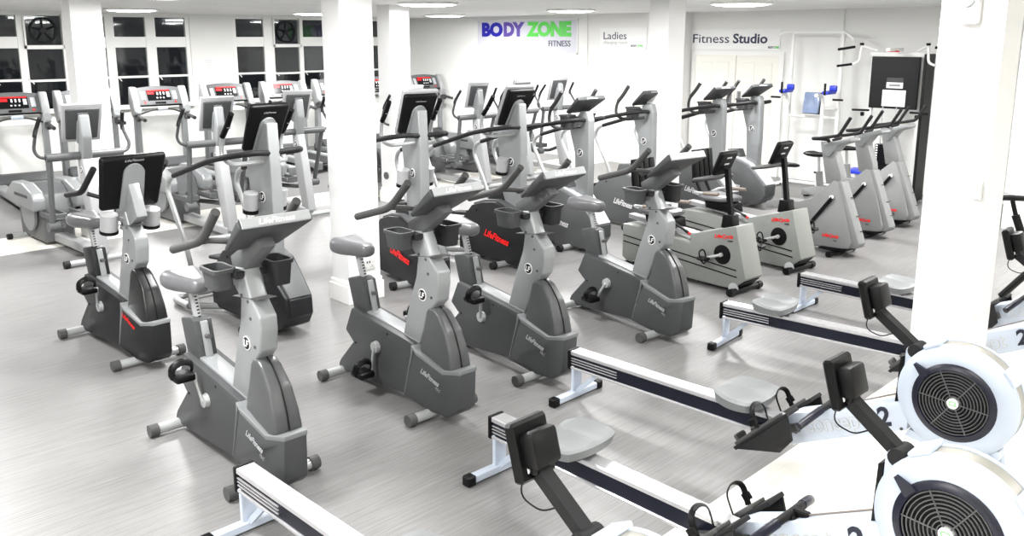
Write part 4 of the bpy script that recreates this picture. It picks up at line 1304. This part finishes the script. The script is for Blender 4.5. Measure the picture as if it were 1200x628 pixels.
al = thing('alarm_sensor', 'white alarm sensor box high on the right column', 'sensor', (4.95, 1.59, 2.57))
MB().box((-.03, 0, .02), (.06, .115, .24), bev=.02, seg=2).build('case', 'sensor', al)
MB().lathe([(0, 0), (.035, 0), (.035, .006), (.028, .010), (0, .010)], (-.06, 0, .02), (-1, 0, 0)).build('lens_plate', 'band_dk', al)
MB().lathe([(0, 0), (.014, 0), (0, .006)], (-.07, 0, .035), (-1, 0, 0)).lathe([(0, 0), (.014, 0), (0, .006)], (-.07, 0, .0), (-1, 0, 0)).build('lens', 'letter_gy', al)

so = thing('wall_socket', 'white double socket low on the wide square column', 'socket', (4.60, 6.49, .34))
MB().box((0, -.006, 0), (.15, .012, .09), bev=.003).build('face_plate', 'sensor', so)
g = MB()
for x in (-.04, .04):
    g.box((x, -.0125, -.012), (.006, .002, .014)).box((x - .014, -.0125, -.026), (.01, .002, .005)).box((x + .014, -.0125, -.026), (.01, .002, .005)).box((x * .35, -.0125, .025), (.014, .003, .02))
g.build('socket_holes', 'cap', so)
sb = thing('switch_plate', 'white switch box on the right column edge beside the seat', 'switch', (4.95, 1.46, 1.62))
MB().box((-.02, 0, 0), (.04, .05, .11), bev=.006).build('case', 'sensor', sb)
MB().box((-.042, .0, .02), (.005, .02, .03), bev=.002).build('rocker', 'paper', sb)

# ------------------------------------------------------------------ ceiling lights
LP = [(5.9, 14.6), (9.2, 14.4), (7.75, 9.35), (11.8, 13.7), (11.2, 9.8), (10.65, 6.3),
      (4.2, 9.6), (7.3, 5.8), (4.0, 5.4), (1.4, 9.0), (2.2, 13.8), (1.0, 4.6), (4.4, 1.9), (7.6, 2.3), (10.6, 2.5), (1.2, .6), (3.6, -1.8), (8.6, -1.8), (-1.4, 2.5), (-1.2, -2.0)]
LLAB = ['round ceiling light beside the left column top', 'round ceiling light just left of the wide column top', 'round ceiling light at the top edge right of the wide column', 'round ceiling light in front of the corner above the last treadmill',
        'round ceiling light above the BODYZONE sign end', 'round ceiling light at the top edge over the studio door']
POWER = 62.0
FACT = [1.25, 1.25, 1.1, 1.3, 1.2, 1.3, 1.1, .9, .8, 1.2, 1.2, 1.15, .35, .65, 1.35, .35, .7, .7, 1.8, .4]
for i, (x, y) in enumerate(LP):
    t = thing('ceiling_light', LLAB[i] if i < len(LLAB) else 'round ceiling light above the frame of the photo', 'ceiling light', (x, y, CE), 0, 'round ceiling lights')
    MB().lathe([(.41, 0), (.42, -.02), (.40, -.03), (.385, -.02), (.385, 0)], (0, 0, 0), (0, 0, 1), seg=40, close=True).build('rim', 'trim', t)
    MB().lathe([(0, -.055), (.2, -.050), (.34, -.036), (.384, -.018), (.384, -.004), (0, -.004)], (0, 0, 0), (0, 0, 1), seg=40).build('diffuser', 'lamp', t, ang=60)
    ld = bpy.data.lights.new('lamp', 'AREA')
    ld.shape = 'DISK'; ld.size = .74; ld.energy = POWER * FACT[i]; ld.color = (1.0, .995, .99)
    lo = bpy.data.objects.new('lamp', ld)
    col.objects.link(lo)
    lo.parent = t
    lo.location = (0, 0, -.065)

# ------------------------------------------------------------------ camera
cam = bpy.data.cameras.new('camera')
co = bpy.data.objects.new('camera', cam)
col.objects.link(co)
F, CX, CY, HY, XR, CH = 1020.0, 600.0, 255.0, 45.0, 1640.0, 2.4
pitch = math.atan((CY - HY) / F)
az = math.atan((XR - CX) / math.hypot(F, CY - HY))
cam.sensor_width = 36.0
cam.lens = F / 1200 * 36
cam.shift_y = (CY - 314) / 1200
cam.clip_start = .05
fwd = Vector((math.cos(az) * math.cos(pitch), math.sin(az) * math.cos(pitch), -math.sin(pitch)))
co.location = (0, 0, CH)
co.rotation_euler = fwd.to_track_quat('-Z', 'Y').to_euler()
scene.camera = co

# ------------------------------------------------------------------ world and view
w = bpy.data.worlds.new('night')
scene.world = w
w.use_nodes = True
w.node_tree.nodes['Background'].inputs['Color'].default_value = (.010, .011, .013, 1)
w.node_tree.nodes['Background'].inputs['Strength'].default_value = 1.0
scene.view_settings.view_transform = 'Standard'
scene.view_settings.look = 'None'
scene.view_settings.exposure = 0.9
scene.view_settings.gamma = 1.0
scene.view_settings.use_curve_mapping = False
